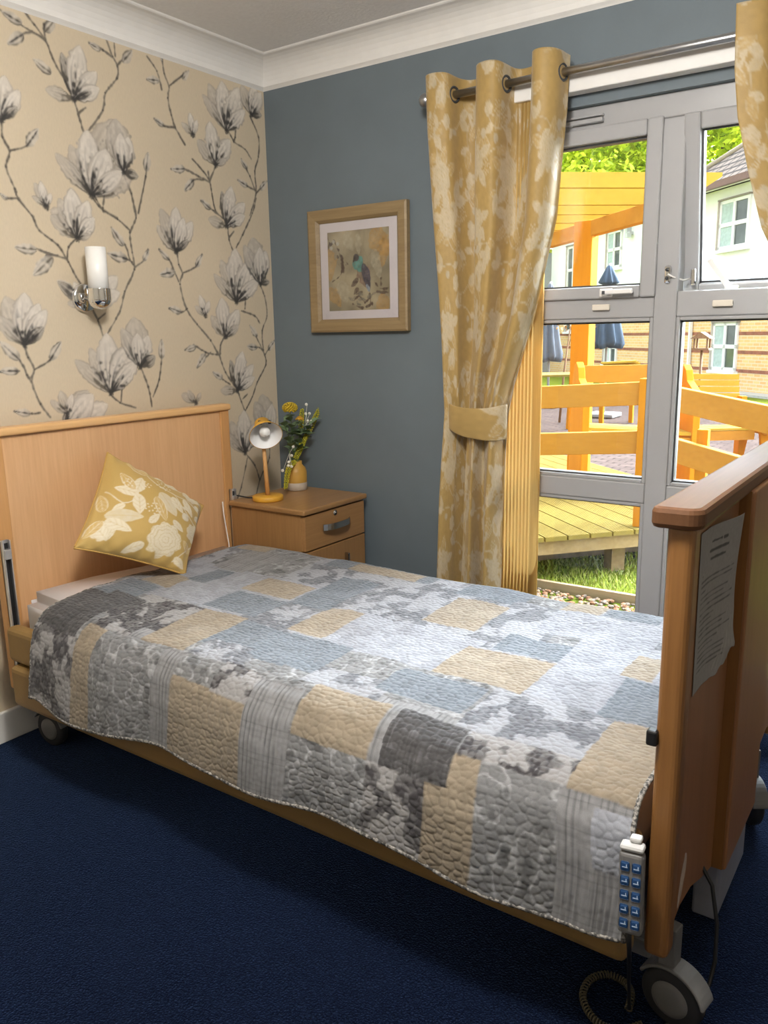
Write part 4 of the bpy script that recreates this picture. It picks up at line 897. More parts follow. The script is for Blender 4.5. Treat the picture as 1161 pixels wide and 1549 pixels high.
for k, x0, x1, t0, t1 in (
    ('W', .46, .80, -1.16, -.80), ('W', 1.08, 1.55, -1.17, -.93), ('W', 1.76, 1.93, -1.30, -.62), ('L', 1.51, 1.62, -.62, -.45), ('G', .90, 1.30, -.70, -.62), ('G', 1.15, 1.34, -.90, -.66),
    ('G', .86, 1.08, -1.16, -.97), ('G', .92, 1.10, -1.40, -1.30), ('G', 1.49, 1.62, -.88, -.62), ('G', 1.28, 1.5, -1.37, -1.28), ('G', 1.70, 1.98, -1.38, -1.16), ('L', .46, .70, -.80, -.50), ('S', .40, .55, -.82, -.60),
    ('F', .47, .78, -1.34, -1.15), ('F', .50, .68, -1.42, -1.32), ('K', .268, .47, -1.46, -1.24), ('B', .30, .45, -1.24, -1.09), ('K', .36, .50, -1.30, -1.2),
    ('T', .85, 1.12, -.62, -.54), ('T', 1.32, 1.49, -.89, -.675), ('T', 1.52, 1.76, -1.17, -.98), ('T', 1.62, 1.735, -.62, -.49), ('T', 1.91, 1.985, -.965, -.82), ('T', 1.975, 2.108, -1.45, -1.17),
    ('T', 1.335, 1.545, -1.505, -1.365), ('T', 1.69, 1.80, -1.68, -1.435), ('T', .73, .90, -1.395, -1.15), ('T', .67, .88, -.95, -.82), ('T', 1.04, 1.16, -1.14, -.94), ('T', .34, .47, -1.08, -.97),
    ('T', .49, .585, -1.68, -1.405), ('T', .92, 1.19, -1.68, -1.47), ('T', .31, .46, -.61, -.53),
    ('B', .69, .90, -1.13, -.97), ('B', .89, 1.04, -.97, -.69), ('B', 1.07, 1.28, -1.33, -1.15), ('B', 1.29, 1.48, -.65, -.52), ('B', 1.46, 1.69, -1.32, -1.19), ('B', 1.58, 1.76, -.97, -.86), ('B', 1.93, 2.108, -1.165, -.97), ('B', 1.74, 1.90, -.615, -.48), ('B', .45, .53, -.98, -.83),
    ('K', 1.575, 1.74, -1.505, -1.365), ('F', 1.545, 1.69, -1.68, -1.505), ('F', 1.745, 1.975, -1.437, -1.365), ('F', 1.06, 1.19, -1.475, -1.385), ('F', .268, .49, -1.68, -1.46),
    ('S', .84, .92, -1.68, -1.40), ('S', 1.19, 1.33, -1.68, -1.40), ('S', 1.96, 2.108, -1.68, -1.44), ('L', 1.80, 1.96, -1.68, -1.437), ('L', 1.33, 1.545, -1.68, -1.505), ('L', .585, .84, -1.68, -1.50), ('L', .585, .85, -1.50, -1.40), ('L', .92, 1.06, -1.47, -1.395), ('W', 2.03, 2.108, -1.56, -1.46)):
    patch(k, x0, x1, t0, t1)
qr.im = img*np.array((.47, .485, .512))
# quilting relief: pebble cells, ridges on the striped fabric
gx = .021
def voro(X, Y, sx, sy, seed):
    r = np.random.default_rng(seed); J = r.random((400, 400, 2))*.85+.07
    u, v = X/sx, Y/sy; iu, iv = np.floor(u).astype(int), np.floor(v).astype(int); d1 = np.full(X.shape, 9.); d2 = d1.copy()
    for a in (-1, 0, 1):
        for b in (-1, 0, 1):
            q = J[(iu+a) % 400, (iv+b) % 400]; d = np.hypot(iu+a+q[..., 0]-u, iv+b+q[..., 1]-v); n = d < d1; d2 = np.where(n, d1, np.minimum(d2, d)); d1 = np.where(n, d, d1)
    return d2-d1
nq, nt = 680, 560
Xq, Tq = np.meshgrid(np.linspace(QX0, QX1, nq), np.linspace(T0, T1, nt), indexing='ij')
prof = [(-1.509, .258), (-1.503, .33), (-1.492, .395), (-1.470, .452), (-1.430, .489), (-1.385, .503), (-1.33, .5075), (-1.2, .5085), (-.9, .512), (-.72, .517), (-.58, .521), (-.535, .519), (-.505, .508), (-.485, .48), (-.474, .43), (-.468, .36), (-.466, .235)]
pa = np.array(prof); sl = np.concatenate([[0], np.cumsum(np.hypot(*np.diff(pa, axis=0).T))])
fine = np.linspace(0, sl[-1], 400); pf = np.stack([np.interp(fine, sl, pa[:, 0]), np.interp(fine, sl, pa[:, 1])], 1)
for _ in range(8): pf[1:-1] = (pf[:-2]+2*pf[1:-1]+pf[2:])/4
s_ref = np.interp(-1.33, pf[:200, 0], fine[:200])                    # here t equals y
sq = np.clip(Tq+1.33+s_ref, 0, sl[-1])
Yq = np.interp(sq, fine, pf[:, 0]); Zq = np.interp(sq, fine, pf[:, 1])
ty = np.gradient(pf[:, 0], fine); tz = np.gradient(pf[:, 1], fine); Ny = -np.interp(sq, fine, tz); Nz = np.interp(sq, fine, ty)
code = sty[np.clip(((Tq-T0)/res).astype(int), 0, H-1), np.clip(((Xq-QX0)/res).astype(int), 0, Wd-1)]
cell = np.minimum(voro(Xq+.004*vnoise(Xq.shape, 9, 91), Tq, .021, .0145, 5), .42)
rid = np.abs(np.sin(PI*Xq/.0125))
disp = np.where(code == CODE['S'], .0014*rid, .0024*np.minimum(1, cell/.30)**.75)
disp = disp+.0012*(vnoise(Xq.shape, 3, 9)-.5)
side = sstep(-1.36, -1.60, Tq)
fold = side*(.011*np.sin(Xq*5.1+.6)+.008*np.sin(Xq*11.3+1)+.004*np.sin(Xq*23+Tq*9))
ripple = (1-side)*(.0035*(vnoise(Xq.shape, 26, 12)-.5)*2+.004*(vnoise(Xq.shape, 60, 13)-.5)*2)
sag = side*(.014*np.sin(Xq*4.3+2.2)+.010*np.sin(Xq*9.1))*sstep(-1.50, -1.67, Tq)
bump_ = np.vectorize(headbump)(Xq, Yq)*sstep(-1.66, -1.40, Tq)
foot = sstep(QX1-.09, QX1, Xq)*sstep(-1.2, -1.6, Tq)
headE = sstep(QX0+.14, QX0, Xq)*side
V = np.stack([Xq+.02*side*np.sin(Tq*7)-.012*foot+.065*sstep(QX0+.5, QX0, Xq)*sstep(-1.0, -1.5, Tq), Yq+Ny*(disp)-fold*.9+.010*foot, Zq+Nz*disp+ripple+sag+bump_-.006*sstep(QX0+.03, QX0, Xq)+.012*headE], -1)
ql = thing('quilt', (1.19, -.92, .26), 'grey, blue and tan patchwork quilt with floral squares spread over the bed', 'quilt')
link_mesh('patchwork', V.reshape(-1, 3), grid_faces(nq, nt), cloth('quilt_cotton', .85, 500, .25, .2), ql, col=qr.sample(Xq, Tq).reshape(-1, 3), recalc=False, solid=.006)
t = NT('quilt_binding'); v = t.coord(); nz = t.n('ShaderNodeTexNoise', Scale=160.0, Detail=2.0); t.l(v, nz.inputs['Vector'])
t.l(t.ramp(nz.outputs[0], [(.42, (.06, .058, .055)), (.6, (.34, .32, .29))]), t.b.inputs['Base Color']); t.b.inputs['Roughness'].default_value = .9
MB().tube([tuple(V[i, 0]) for i in range(0, nq, 4)], .0052, 8).build('binding', t.m, ql)
MB().tube([tuple(V[-1, j]) for j in range(0, nt, 4)], .0052, 8).build('binding', t.m, ql)
MB().tube([tuple(V[0, j]) for j in range(0, nt, 4)], .0040, 8).build('binding', t.m, ql)

# ------------------------------------------------------------------ cushion
ct = np.array((.145, -1.020, .930)); cb_ = np.array((.405, -.945, .520)); cl = np.array((.300, -1.285, .676)); cr = np.array((.255, -.708, .700))
nrmc = np.cross(cb_-ct, cr-cl); nrmc = nrmc/np.linalg.norm(nrmc); nrmc = nrmc if nrmc[0] > 0 else -nrmc
S_ = .42
CR = np.array((.72, .645, .49)); CR2 = np.array((.60, .47, .24)); MU = np.array((.50, .335, .105))
cra = Ras(0, S_, 0, S_, .0016, MU, seed=50)                           # u: left->bottom ... drawn with u along left-bottom edge, v toward the top
g = lambda u, v_: (u*S_, v_*S_)
mot = [('stem', [g(.30, .95), g(.42, .80), g(.62, .77), g(.80, .80), g(.97, .74)], .005), ('stem', [g(.62, .77), g(.78, .62), g(.95, .55)], .004), ('stem', [g(.05, .55), g(.20, .45), g(.30, .52)], .004), ('stem', [g(.82, .06), g(.90, .2), g(.97, .3)], .004),
       ('leaf', g(.30, .58), g(.10, .60), .5, 0), ('leaf', g(.84, .70), g(.72, .66), .4, 0), ('leaf', g(.55, .97), g(.42, .90), .5, 0), ('leaf', g(.22, .44), g(.14, .36), .5, 0), ('leaf', g(.46, .32), g(.52, .44), .5, 0), ('rose', g(.14, .16), .045, 2.0, 7), ('rose', g(.80, .90), .040, .4, 7), ('dots', g(.5, .82), .03, 14), ('dots', g(.34, .72), .02, 9), ('leaf', g(.96, .22), g(.84, .30), .5, 1), ('leaf', g(.66, .44), g(.80, .38), .45, 0), ('leaf', g(.30, .58), g(.36, .38), .52, 0), ('leaf', g(.28, .60), g(.30, .80), .5, 0), ('leaf', g(.26, .62), g(.12, .78), .45, 1),
       ('leaf', g(.10, .30), g(.40, .36), .42, 2), ('leaf', g(.12, .26), g(.35, .20), .4, 0), ('leaf', g(.08, .34), g(.02, .52), .4, 1), ('leaf', g(.06, .2), g(.20, .08), .5, 0), ('leaf', g(.10, .25), g(.02, .08), .5, 1),
       ('leaf', g(.48, .70), g(.68, .50), .55, 2), ('leaf', g(.45, .62), g(.60, .40), .4, 1), ('leaf', g(.60, .72), g(.74, .58), .5, 0), ('bud', g(.78, .56), .022), ('leaf', g(.72, .78), g(.86, .62), .4, 0),
       ('leaf', g(.35, .88), g(.16, .94), .5, 1), ('leaf', g(.52, .86), g(.72, .95), .34, 0), ('leaf', g(.76, .88), g(.96, .93), .34, 0), ('bud', g(.9, .8), .018), ('bud', g(.94, .66), .02),
       ('rose', g(.66, .22), .082, .6, 9), ('rose', g(.93, .45), .048, 1.2, 7), ('leaf', g(.50, .12), g(.36, .02), .5, 0), ('leaf', g(.82, .10), g(.96, .04), .5, 0), ('dots', g(.45, .48), .03, 14), ('dots', g(.2, .68), .02, 8)]
floral(cra, mot); cra.im = np.clip(cra.im*1.02, 0, 1)
n = 150; a = np.linspace(-1, 1, n); A_, B_ = np.meshgrid(a, a, indexing='ij')    # A: from left to bottom (+), B: from left to top
pin = .055
U_ = A_*(1-pin*(1-np.abs(B_)**2.2)*np.abs(A_)**3); V_ = B_*(1-pin*(1-np.abs(A_)**2.2)*np.abs(B_)**3)
u_, v_ = (U_+1)/2, (V_+1)/2
Pl = (1-u_)[..., None]*(1-v_)[..., None]*cl+u_[..., None]*(1-v_)[..., None]*cb_+(1-u_)[..., None]*v_[..., None]*ct+u_[..., None]*v_[..., None]*cr
thick = .085*(np.clip(1-A_**2, 0, 1)**.55*np.clip(1-B_**2, 0, 1)**.55)
edge = np.maximum(np.abs(A_), np.abs(B_)); wr_ = .004*np.sin(22*A_+3*B_)*sstep(.7, .95, edge)*sstep(1, .95, edge)+.003*(vnoise(A_.shape, 14, 77)-.5)
Fv = Pl+(thick+wr_*(thick > .001))[..., None]*nrmc; Bv = Pl-(thick*.62)[..., None]*nrmc
sd_c = 1-sstep(0, .02, thick)
colc = cra.sample((A_+1)/2*S_, (B_+1)/2*S_).reshape(-1, 3)
fF = grid_faces(n, n); fB = [tuple(n*n+i for i in f[::-1]) for f in fF]
o = link_mesh('cushion', np.concatenate([Fv.reshape(-1, 3), Bv.reshape(-1, 3)]), fF+fB, M['floral_c'], col=np.concatenate([colc, colc]), recalc=True)
tag(o, 'square mustard floral cushion standing on its corner against the headboard', 'cushion')
cush = o
per = [(i, 0) for i in range(n)]+[(n-1, j) for j in range(n)]+[(i, n-1) for i in range(n-1, -1, -1)]+[(0, j) for j in range(n-1, -1, -1)]
pp = MB().tube([tuple(Pl[i, j]) for i, j in per[::3]], .0032, 6).build('seam', mat('cushion_seam', (.45, .27, .07), .8, var=.1), cush)

# ------------------------------------------------------------------ outside: ground
G = -.15
t = NT('lawn_soil'); v = t.coord(); nz = t.n('ShaderNodeTexNoise', Scale=7.0, Detail=6.0); t.l(v, nz.inputs['Vector'])
t.l(t.ramp(nz.outputs[0], [(.3, (.10, .125, .014)), (.7, (.18, .20, .03))]), t.b.inputs['Base Color']); t.b.inputs['Roughness'].default_value = 1; t.b.inputs['Specular IOR Level'].default_value = 0; M['lawn'] = t.m
t = NT('block_paving'); v = t.coord(); bk = t.n('ShaderNodeTexBrick', Scale=1.0); t.l(v, bk.inputs['Vector'])
bk.inputs['Color1'].default_value = (.095, .068, .058, 1); bk.inputs['Color2'].default_value = (.068, .049, .043, 1); bk.inputs['Mortar'].default_value = (.030, .024, .02, 1)
bk.inputs['Brick Width'].default_value = .21; bk.inputs['Row Height'].default_value = .105; bk.inputs['Mortar Size'].default_value = .008
t.l(bk.outputs[0], t.b.inputs['Base Color']); t.b.inputs['Roughness'].default_value = 1; t.b.inputs['Specular IOR Level'].default_value = 0; M['paving'] = t.m
deckd = Vector((.645, .764, 0)); deckn = Vector((-.764, .645, 0))
A0 = Vector((.608, 1.48, 0))
def struct2(name, mb, m, label): o = mb.build(name, m); o['kind'] = 'structure'; o['label'] = label; return o
struct2('lawn', MB().box(-45, 25, .165, 45, G-.3, G-.012), M['lawn'], 'green lawn outside the window')
# paved court: an area beyond the deck
struct2('paved_court', MB().prism([(-6.5, 3.6, G-.02), (-.3, 1.7, G-.02), (1.9, 3.0, G-.02), (7, 6.5, G-.02), (2.2, 13.5, G-.02), (-5.6, 15.8, G-.02)], (0, 0, .012)), M['paving'], 'brown block paving beyond the decking')
struct2('house_step', MB().box(-1.5, 4.5, .162, .30, G-.3, G+.02), mat('concrete_edge', (.35, .33, .30), .9), 'concrete edge below the window')
# gravel strip beside the house
b = MB(); rg = random.Random(2); gcol = []
for k in range(2600):
    x, y = rg.uniform(.2, 2.4), rg.uniform(.6, 1.47+.06*0)
    if y > 1.46: continue
    r_ = rg.uniform(.010, .022); bb = bmesh.new(); bmesh.ops.create_icosphere(bb, subdivisions=1, radius=r_)
    b.bm(bb, rg.randrange(3), False, Matrix.Translation((x, y, G+.004)) @ Matrix.Rotation(rg.uniform(0, 6), 4, 'Z') @ Matrix.Diagonal((1, rg.uniform(.6, 1), .6, 1)))
gm_ = [mat('gravel_red', (.20, .095, .05), .9, spec=.1), mat('gravel_buff', (.26, .17, .10), .9, spec=.1), mat('gravel_grey', (.16, .12, .09), .9, spec=.1)]
o = b.build('gravel', gm_, recalc=False); tag(o, 'reddish gravel strip under the window', 'gravel', kind='stuff')
oe = MB().obox((.9, 1.50, G+.01), (1.9, .03, 0), (0, .014, 0), (0, 0, .035)).build('edging_board', wood('edging_wood', (.22, .14, .07), (.34, .23, .12), 'X', 50, .8)); tag(oe, 'thin timber edging board between the gravel and the lawn', 'edging')
# grass blades
b = MB(); rg = random.Random(4)
for k in range(11000):
    x = rg.uniform(.0, 2.2); y = rg.uniform(1.53, 2.9)
    h_ = rg.uniform(.012, .034); th = rg.uniform(0, 6.3); w_ = .0045; lx, ly_ = rg.uniform(-.03, .03), rg.uniform(-.03, .03)
    dx, dy = math.cos(th)*w_, math.sin(th)*w_
    b.add([(x-dx, y-dy, G-.012), (x+dx, y+dy, G-.012), (x+lx, y+ly_, G+h_)], [(0, 1, 2)], rg.randrange(3))
o = b.build('grass', [mat('grass_a', (.20, .27, .02), .9, var=.3), mat('grass_b', (.30, .34, .035), .9, var=.3), mat('grass_c', (.33, .32, .08), .9, var=.3)], recalc=False); tag(o, 'short sunlit grass in front of the decking', 'grass', kind='stuff')

# ------------------------------------------------------------------ decking
M['deckw'] = wood('deck_boards', (.15, .107, .024), (.21, .15, .036), 'Y', 30, .9, spec=.05)
M['raw'] = wood('raw_timber', (.20, .13, .055), (.28, .19, .09), 'X', 40, .9, spec=.1)
M['stain'] = wood('orange_stained_timber', (.36, .145, .018), (.44, .19, .028), 'X', 45, .8, spec=.08)
M['stain_z'] = wood('orange_stained_post', (.42, .15, .006), (.50, .19, .01), 'Z', 45, .8, spec=.08)
M['rafter'] = wood('yellow_rafter_timber', (.33, .19, .022), (.40, .235, .03), 'X', 30, .8, spec=.08)
M['dirt'] = mat('weathered_board', (.17, .12, .07), .9, var=.25)
dk = thing('garden_decking', (.6, 2.6, G), 'raised timber decking with ribbed boards outside the window', 'decking')
ZD = .15
def dpt(a, n_, z): return A0+deckd*a+deckn*n_+Vector((0, 0, z))
bw, gap = .145, .011; a = -3.3; k = 0
while a < 1.50:
    mb = MB(); c = dpt(a+bw/2, 1.45, ZD-.014); mb.obox(c, deckd*(bw/2-gap/2), deckn*1.47, (0, 0, .012))
    for r_ in range(9): mb.obox(dpt(a+.012+r_*.0150, 1.45, ZD-.001), deckd*.0042, deckn*1.47, (0, 0, .0016))
    mb.build('deck_board', M['deckw'], dk, recalc=False); a += bw; k += 1
MB().obox(dpt(-.86, .03, ZD-.07), deckd*2.44, deckn*.022, (0, 0, .042)).build('fascia', M['raw'], dk)
MB().obox(dpt(-.86, .30, ZD-.165), deckd*2.44, deckn*.02, (0, 0, .03)).build('lower_board', M['raw'], dk)
MB().obox(dpt(-.86, .50, ZD-.16), deckd*2.44, deckn*.02, (0, 0, .13)).build('skirt_board', M['dirt'], dk)
for a in (-2.6, -1.5, -.4, .62): MB().obox(dpt(a, .20, (ZD-.1+G)/2), deckd*.045, deckn*.045, (0, 0, (ZD-.1-G)/2)).build('deck_post', M['raw'], dk)
# rails
P_ = Vector((1.03, 2.07, 0)); LA = Vector((-.15, 1.79, 0)); RB = Vector((2.45, 1.13, 0))
hr = thing('handrail', (1.0, 2.0, ZD), 'orange stained two bar timber handrail around the deck edge', 'handrail')
def rail(p, q, zp, zq, h=.135, th=.022):
    d = (q-p); L = d.length; e = Vector((d.x, d.y, zq-zp)); c = (p+q)/2+Vector((0, 0, (zp+zq)/2-h/2)); n_ = Vector((-d.y, d.x, 0)).normalized()
    return MB().obox(c, e/2, n_*th, (0, 0, h/2)).build('rail', M['stain'], hr, bevel=.004)
rail(P_, LA, 1.012, .95); rail(P_, LA, .726, .662); rail(P_, RB, 1.012, .862); rail(P_, RB, .726, .58)
MB().box(P_.x-.050, P_.x+.002, P_.y-.06, P_.y+.02, ZD, 1.03).build('post', M['stain_z'], hr, bevel=.004)
for fr_ in (.24, .72): q = P_.lerp(RB, fr_)+Vector((.01, .03, 0)); MB().box(q.x-.03, q.x+.03, q.y-.0, q.y+.05, G, .80-.13*fr_).build('post', M['stain_z'], hr, bevel=.004)
q = P_.lerp(LA, .93)+Vector((0, .035, 0)); MB().box(q.x-.03, q.x+.03, q.y, q.y+.05, ZD, .93).build('post', M['stain_z'], hr, bevel=.004)

# ------------------------------------------------------------------ pergola
pg = thing('pergola', (.06, 3.46, ZD), 'yellow timber pergola over the deck, on a thick orange post', 'pergola')
MB().box(-.01, .135, 3.39, 3.53, ZD, 2.112).build('post', M['stain_z'], pg, bevel=.006)
bdir = Vector((.72, -.69, 0)).normalized()
bc_ = Vector((.10, 3.46, 2.055)); 
MB().obox(bc_+bdir*-.35, bdir*1.30, Vector((-bdir.y, bdir.x, 0))*.035, (0, 0, .055)).build('beam', M['stain'], pg, bevel=.004)
rdir = Vector((.755, .655, 0)).normalized(); rn = Vector((-rdir.y, rdir.x, 0))
for k, (rx_, ry_) in enumerate(((.468, 1.975), (.206, 2.593), (.026, 3.017), (-.17, 3.45), (-.36, 3.86), (-.55, 4.28))):
    hh = .042 if k == 0 else .062
    c = Vector((rx_, ry_, 2.118+hh)); L0, L1 = -2.0, (.98, .80, .66, .50, .42, .4)[k]
    a = c+rdir*L0; e = c+rdir*L1
    poly = [a+Vector((0, 0, -hh)), e+rdir*-.10+Vector((0, 0, -hh)), e+Vector((0, 0, .02)), e+Vector((0, 0, hh)), a+Vector((0, 0, hh))]
    MB().prism([p_-rn*.022 for p_ in poly], rn*.044).build('rafter', M['rafter'], pg)
MB().box(-1.95, -1.82, 2.1, 2.24, ZD, 2.3).build('post', M['stain_z'], pg, bevel=.006)

# ------------------------------------------------------------------ benches, tables, parasols
def plank(mb, p, q, up_, th): 
    p, q = Vector(p), Vector(q); d = (q-p)/2; u_ = Vector(up_); n_ = d.cross(u_).normalized(); mb.obox((p+q)/2, d, u_/2, n_*th/2); return mb
def end_panel(root, c, d, zb, zt, w_):
    """shaped bench end, standing across direction d"""
    n_ = Vector((-d.y, d.x, 0)); P = []
    for u, z in ((-.5, 0), (.5, 0), (.5, .55), (.38, .68), (.40, .86), (.28, .97), (.12, 1.0), (-.02, .96), (-.10, .88), (-.30, .84), (-.5, .80)): P.append(c+n_*u*w_+Vector((0, 0, zb+(zt-zb)*z)))
    MB().prism([p_-d*.025 for p_ in P], d*.05).build('end_panel', M['stain_z'], root, bevel=.004)
b1 = thing('garden_bench', (.4, 3.35, ZD), 'orange stained bench with shaped ends behind the left deck rails', 'bench')
p0, p1 = Vector((.30, 2.84, 0)), Vector((.93, 3.26, 0)); d_ = (p1-p0).normalized(); nb = Vector((-d_.y, d_.x, 0))
end_panel(b1, p0, d_, ZD, 1.09, .42); end_panel(b1, p1, d_, ZD, 1.06, .42)
for k in range(2): plank(MB(), p0+nb*.12+Vector((0, 0, .86+.14*k)), p1+nb*.12+Vector((0, 0, .86+.14*k)), (0, 0, .12), .03).build('back_board', M['stain'], b1)
for k in range(4): plank(MB(), p0+nb*(-.16+.09*k)+Vector((0, 0, .64)), p1+nb*(-.16+.09*k)+Vector((0, 0, .59)), nb*.075, .022).build('seat_slat', M['rafter'], b1)
plank(MB(), p0+nb*-.18+Vector((0, 0, .56)), p1+nb*-.18+Vector((0, 0, .52)), (0, 0, .09), .025).build('apron', M['stain'], b1)
b2 = thing('garden_bench', (.55, 5.6, G), 'yellow slatted bench with a shaped orange end panel near the brick wall', 'bench')
p0, p1 = Vector((.33, 5.50, 0)), Vector((.80, 5.86, 0)); d_ = (p1-p0).normalized(); nb = Vector((-d_.y, d_.x, 0))
end_panel(b2, p0-d_*.06, d_, G, .96, .46)
MB().obox(p1+nb*.05+Vector((0, 0, .25)), d_*.025, nb*.05, (0, 0, .40)).build('end_leg', M['stain_z'], b2)
for k in range(4): plank(MB(), p0+nb*(.12+.012*k)+Vector((0, 0, .66+.062*k)), p1+nb*(.12+.012*k)+Vector((0, 0, .645+.062*k)), (0, 0, .053), .022).build('back_slat', M['rafter'], b2)
for k in range(4): plank(MB(), p0+nb*(-.22+.08*k)+Vector((0, 0, .36)), p1+nb*(-.22+.08*k)+Vector((0, 0, .36)), nb*.068, .022).build('seat_slat', M['rafter'], b2)
plank(MB(), p0+nb*-.24+Vector((0, 0, .30)), p1+nb*-.24+Vector((0, 0, .30)), (0, 0, .09), .025).build('apron', M['stain'], b2)
plank(MB(), p0-d_*.30+nb*.1+Vector((0, 0, .78)), p0-d_*.06+nb*.1+Vector((0, 0, .78)), (0, 0, .17), .03).build('back_board', M['stain'], b2)
def table(x, y, zt, dx, dy, label):
    d_ = Vector((dx, dy, 0)); L = d_.length; d_.normalize(); nb = Vector((-d_.y, d_.x, 0)); r = thing('garden_table', (x, y, G), label, 'table', 'garden tables'); c = Vector((x, y, 0))
    for k in range(5): plank(MB(), c-d_*L/2+nb*(-.30+.15*k)+Vector((0, 0, zt-.015)), c+d_*L/2+nb*(-.30+.15*k)+Vector((0, 0, zt-.015)), nb*.14, .03).build('top_board', M['deckw'], r)
    for s_ in (-1, 1):
        for u in (-1, 1): plank(MB(), c+d_*s_*L*.36+nb*u*.16+Vector((0, 0, zt-.03)), c+d_*s_*L*.36+nb*u*.34+Vector((0, 0, G)), d_*.07, .045).build('leg', M['stain_z'], r)
        plank(MB(), c+d_*s_*L*.36-nb*.3+Vector((0, 0, zt-.075)), c+d_*s_*L*.36+nb*.3+Vector((0, 0, zt-.075)), (0, 0, .09), .04).build('bearer', M['stain'], r)
table(-2.45, 8.50, .70, .95, .62, 'pale topped picnic table seen left of the pergola post')
table(1.10, 6.05, .42, .55, .40, 'low timber table beside the yellow slatted bench')
b3 = thing('garden_bench', (-1.9, 10.1, G), 'distant yellow bench in front of the brick wall, behind the handrail', 'bench')
for k in range(3): plank(MB(), (-2.15, 9.92+.1*k, .80-.02*k), (-1.70, 10.23+.1*k, .82-.02*k), (-.05, .08, 0), .03).build('seat_slat', M['rafter'], b3)
for k in range(2): plank(MB(), (-2.15, 9.9, .70-.09*k), (-1.70, 10.2, .73-.09*k), (0, 0, .07), .03).build('back_slat', M['rafter'], b3)
for x, y in ((-2.12, 9.95), (-1.73, 10.22), (-2.2, 10.15), (-1.8, 10.42)): MB().box(x-.03, x+.03, y-.03, y+.03, G, .72).build('leg', M['stain_z'], b3)

bluef = mat('slate_blue_canvas', (.042, .064, .098), .85, var=.15, scale=9); pole_m = mat('parasol_pole', (.25, .24, .23), .5, var=.05)
def parasol(x, y, z0, z1, rmax, label, m):
    r = thing('garden_parasol', (x, y, G), label, 'parasol', 'closed parasols'); mb = MB(); n = 32; hs_ = []
    pr = [(.02, 1.0), (.05, .985), (.10, .90), (.17, .80), (.155, .785), (.10, .77), (.16, .55), (.24, .28), (.30, .08), (.26, .02), (.05, .03)]
    vs = []
    for q_, h_ in pr:
        for k in range(n):
            th = 2*PI*k/n; ww = 1+.22*math.cos(8*th+h_*2)*(h_ < .97); rr_ = q_/.30*rmax*ww; vs.append((x+rr_*math.cos(th), y+rr_*math.sin(th), z0+(z1-z0)*h_-.03*math.cos(4*th)*(h_ < .1)))
    mb.add(vs, [(i*n+j, i*n+(j+1) % n, (i+1)*n+(j+1) % n, (i+1)*n+j) for i in range(len(pr)-1) for j in range(n)], 0, True)
    mb.build('canopy', m, r); MB().tube([(x, y, G), (x, y, z1+.03)], .024, 10).build('pole', pole_m, r)
    MB().rbox(x-.24, x+.24, y-.24, y+.24, G, G+.07, .02).build('base', pole_m, r)
parasol(-2.44, 10.93, 1.00, 2.36, .26, 'closed slate blue parasol standing right of the pergola post', bluef)
parasol(-4.05, 12.24, .72, 2.2, .24, 'closed grey parasol at the far left of the lower window pane', mat('grey_canvas', (.10, .11, .13), .85, var=.1))
bt = thing('bird_table', (-.60, 9.78, G), 'brown bird table on a pole in front of the brick wall', 'bird table')
bm2 = wood('bird_table_wood', (.16, .075, .03), (.24, .12, .05), 'Z', 40, .7)
MB().tube([(-.60, 9.78, G), (-.60, 9.78, 1.02)], .018, 8).build('pole', bm2, bt)
MB().box(-.72, -.48, 9.67, 9.89, 1.0, 1.03).build('tray', bm2, bt)
for x, y in ((-.69, 9.7), (-.51, 9.7), (-.69, 9.86), (-.51, 9.86)): MB().box(x-.012, x+.012, y-.012, y+.012, 1.03, 1.17).build('roof_post', bm2, bt)
MB().prism([(-.74, 9.65, 1.165), (-.46, 9.65, 1.165), (-.60, 9.65, 1.26)], (0, .26, 0)).build('roof', bm2, bt)
sp = thing('sapling', (-2.6, 9.9, G), 'thin staked sapling with orange brown leaves beyond the left table', 'sapling')
MB().tube([(-2.75, 9.75, G), (-2.70, 9.75, .62), (-2.60, 9.75, 1.48)], [.022, .018, .008], 8).tube([(-2.66, 9.75, 1.0), (-2.52, 9.8, 1.46)], .007, 6).build('trunk', bm2, sp)
b = MB(); rg = random.Random(8)
for k in range(130):
    c = Vector((-2.60+rg.gauss(0, .16), 9.75+rg.gauss(0, .13), 1.46+rg.gauss(0, .10))); leafmesh(b, c, c+Vector((rg.uniform(-.07, .07), rg.uniform(-.07, .07), rg.uniform(-.05, .03))), .04)
b.build('leaves', mat('autumn_leaf', (.38, .19, .06), .7, var=.3), sp, recalc=False)

# ------------------------------------------------------------------ neighbouring building
BO = Vector((-2.2, 17.95, 0)); bs = Vector((-.718, .696, 0)); bn = Vector((-.696, -.718, 0))
def fbox(mb, s0, s1, o0, o1, z0, z1, mi=0): return mb.obox(BO+bs*((s0+s1)/2)+bn*((o0+o1)/2)+Vector((0, 0, (z0+z1)/2)), bs*((s1-s0)/2), bn*((o1-o0)/2), (0, 0, (z1-z0)/2), mi)
bd = thing('building', tuple(BO+Vector((0, 0, G))), 'two storey building of buff brick below white render, across the garden', 'building')
t = NT('buff_brick'); tc = t.n('ShaderNodeTexCoord'); sx = t.n('ShaderNodeSeparateXYZ'); t.l(tc.outputs['Object'], sx.inputs[0])
dt = t.n('ShaderNodeVectorMath', operation='DOT_PRODUCT'); t.l(tc.outputs['Object'], dt.inputs[0]); dt.inputs[1].default_value = tuple(bs)
cx_ = t.n('ShaderNodeCombineXYZ'); t.l(dt.outputs['Value'], cx_.inputs[0]); t.l(sx.outputs[2], cx_.inputs[1])
bk = t.n('ShaderNodeTexBrick', Scale=1.0); t.l(cx_.outputs[0], bk.inputs['Vector'])
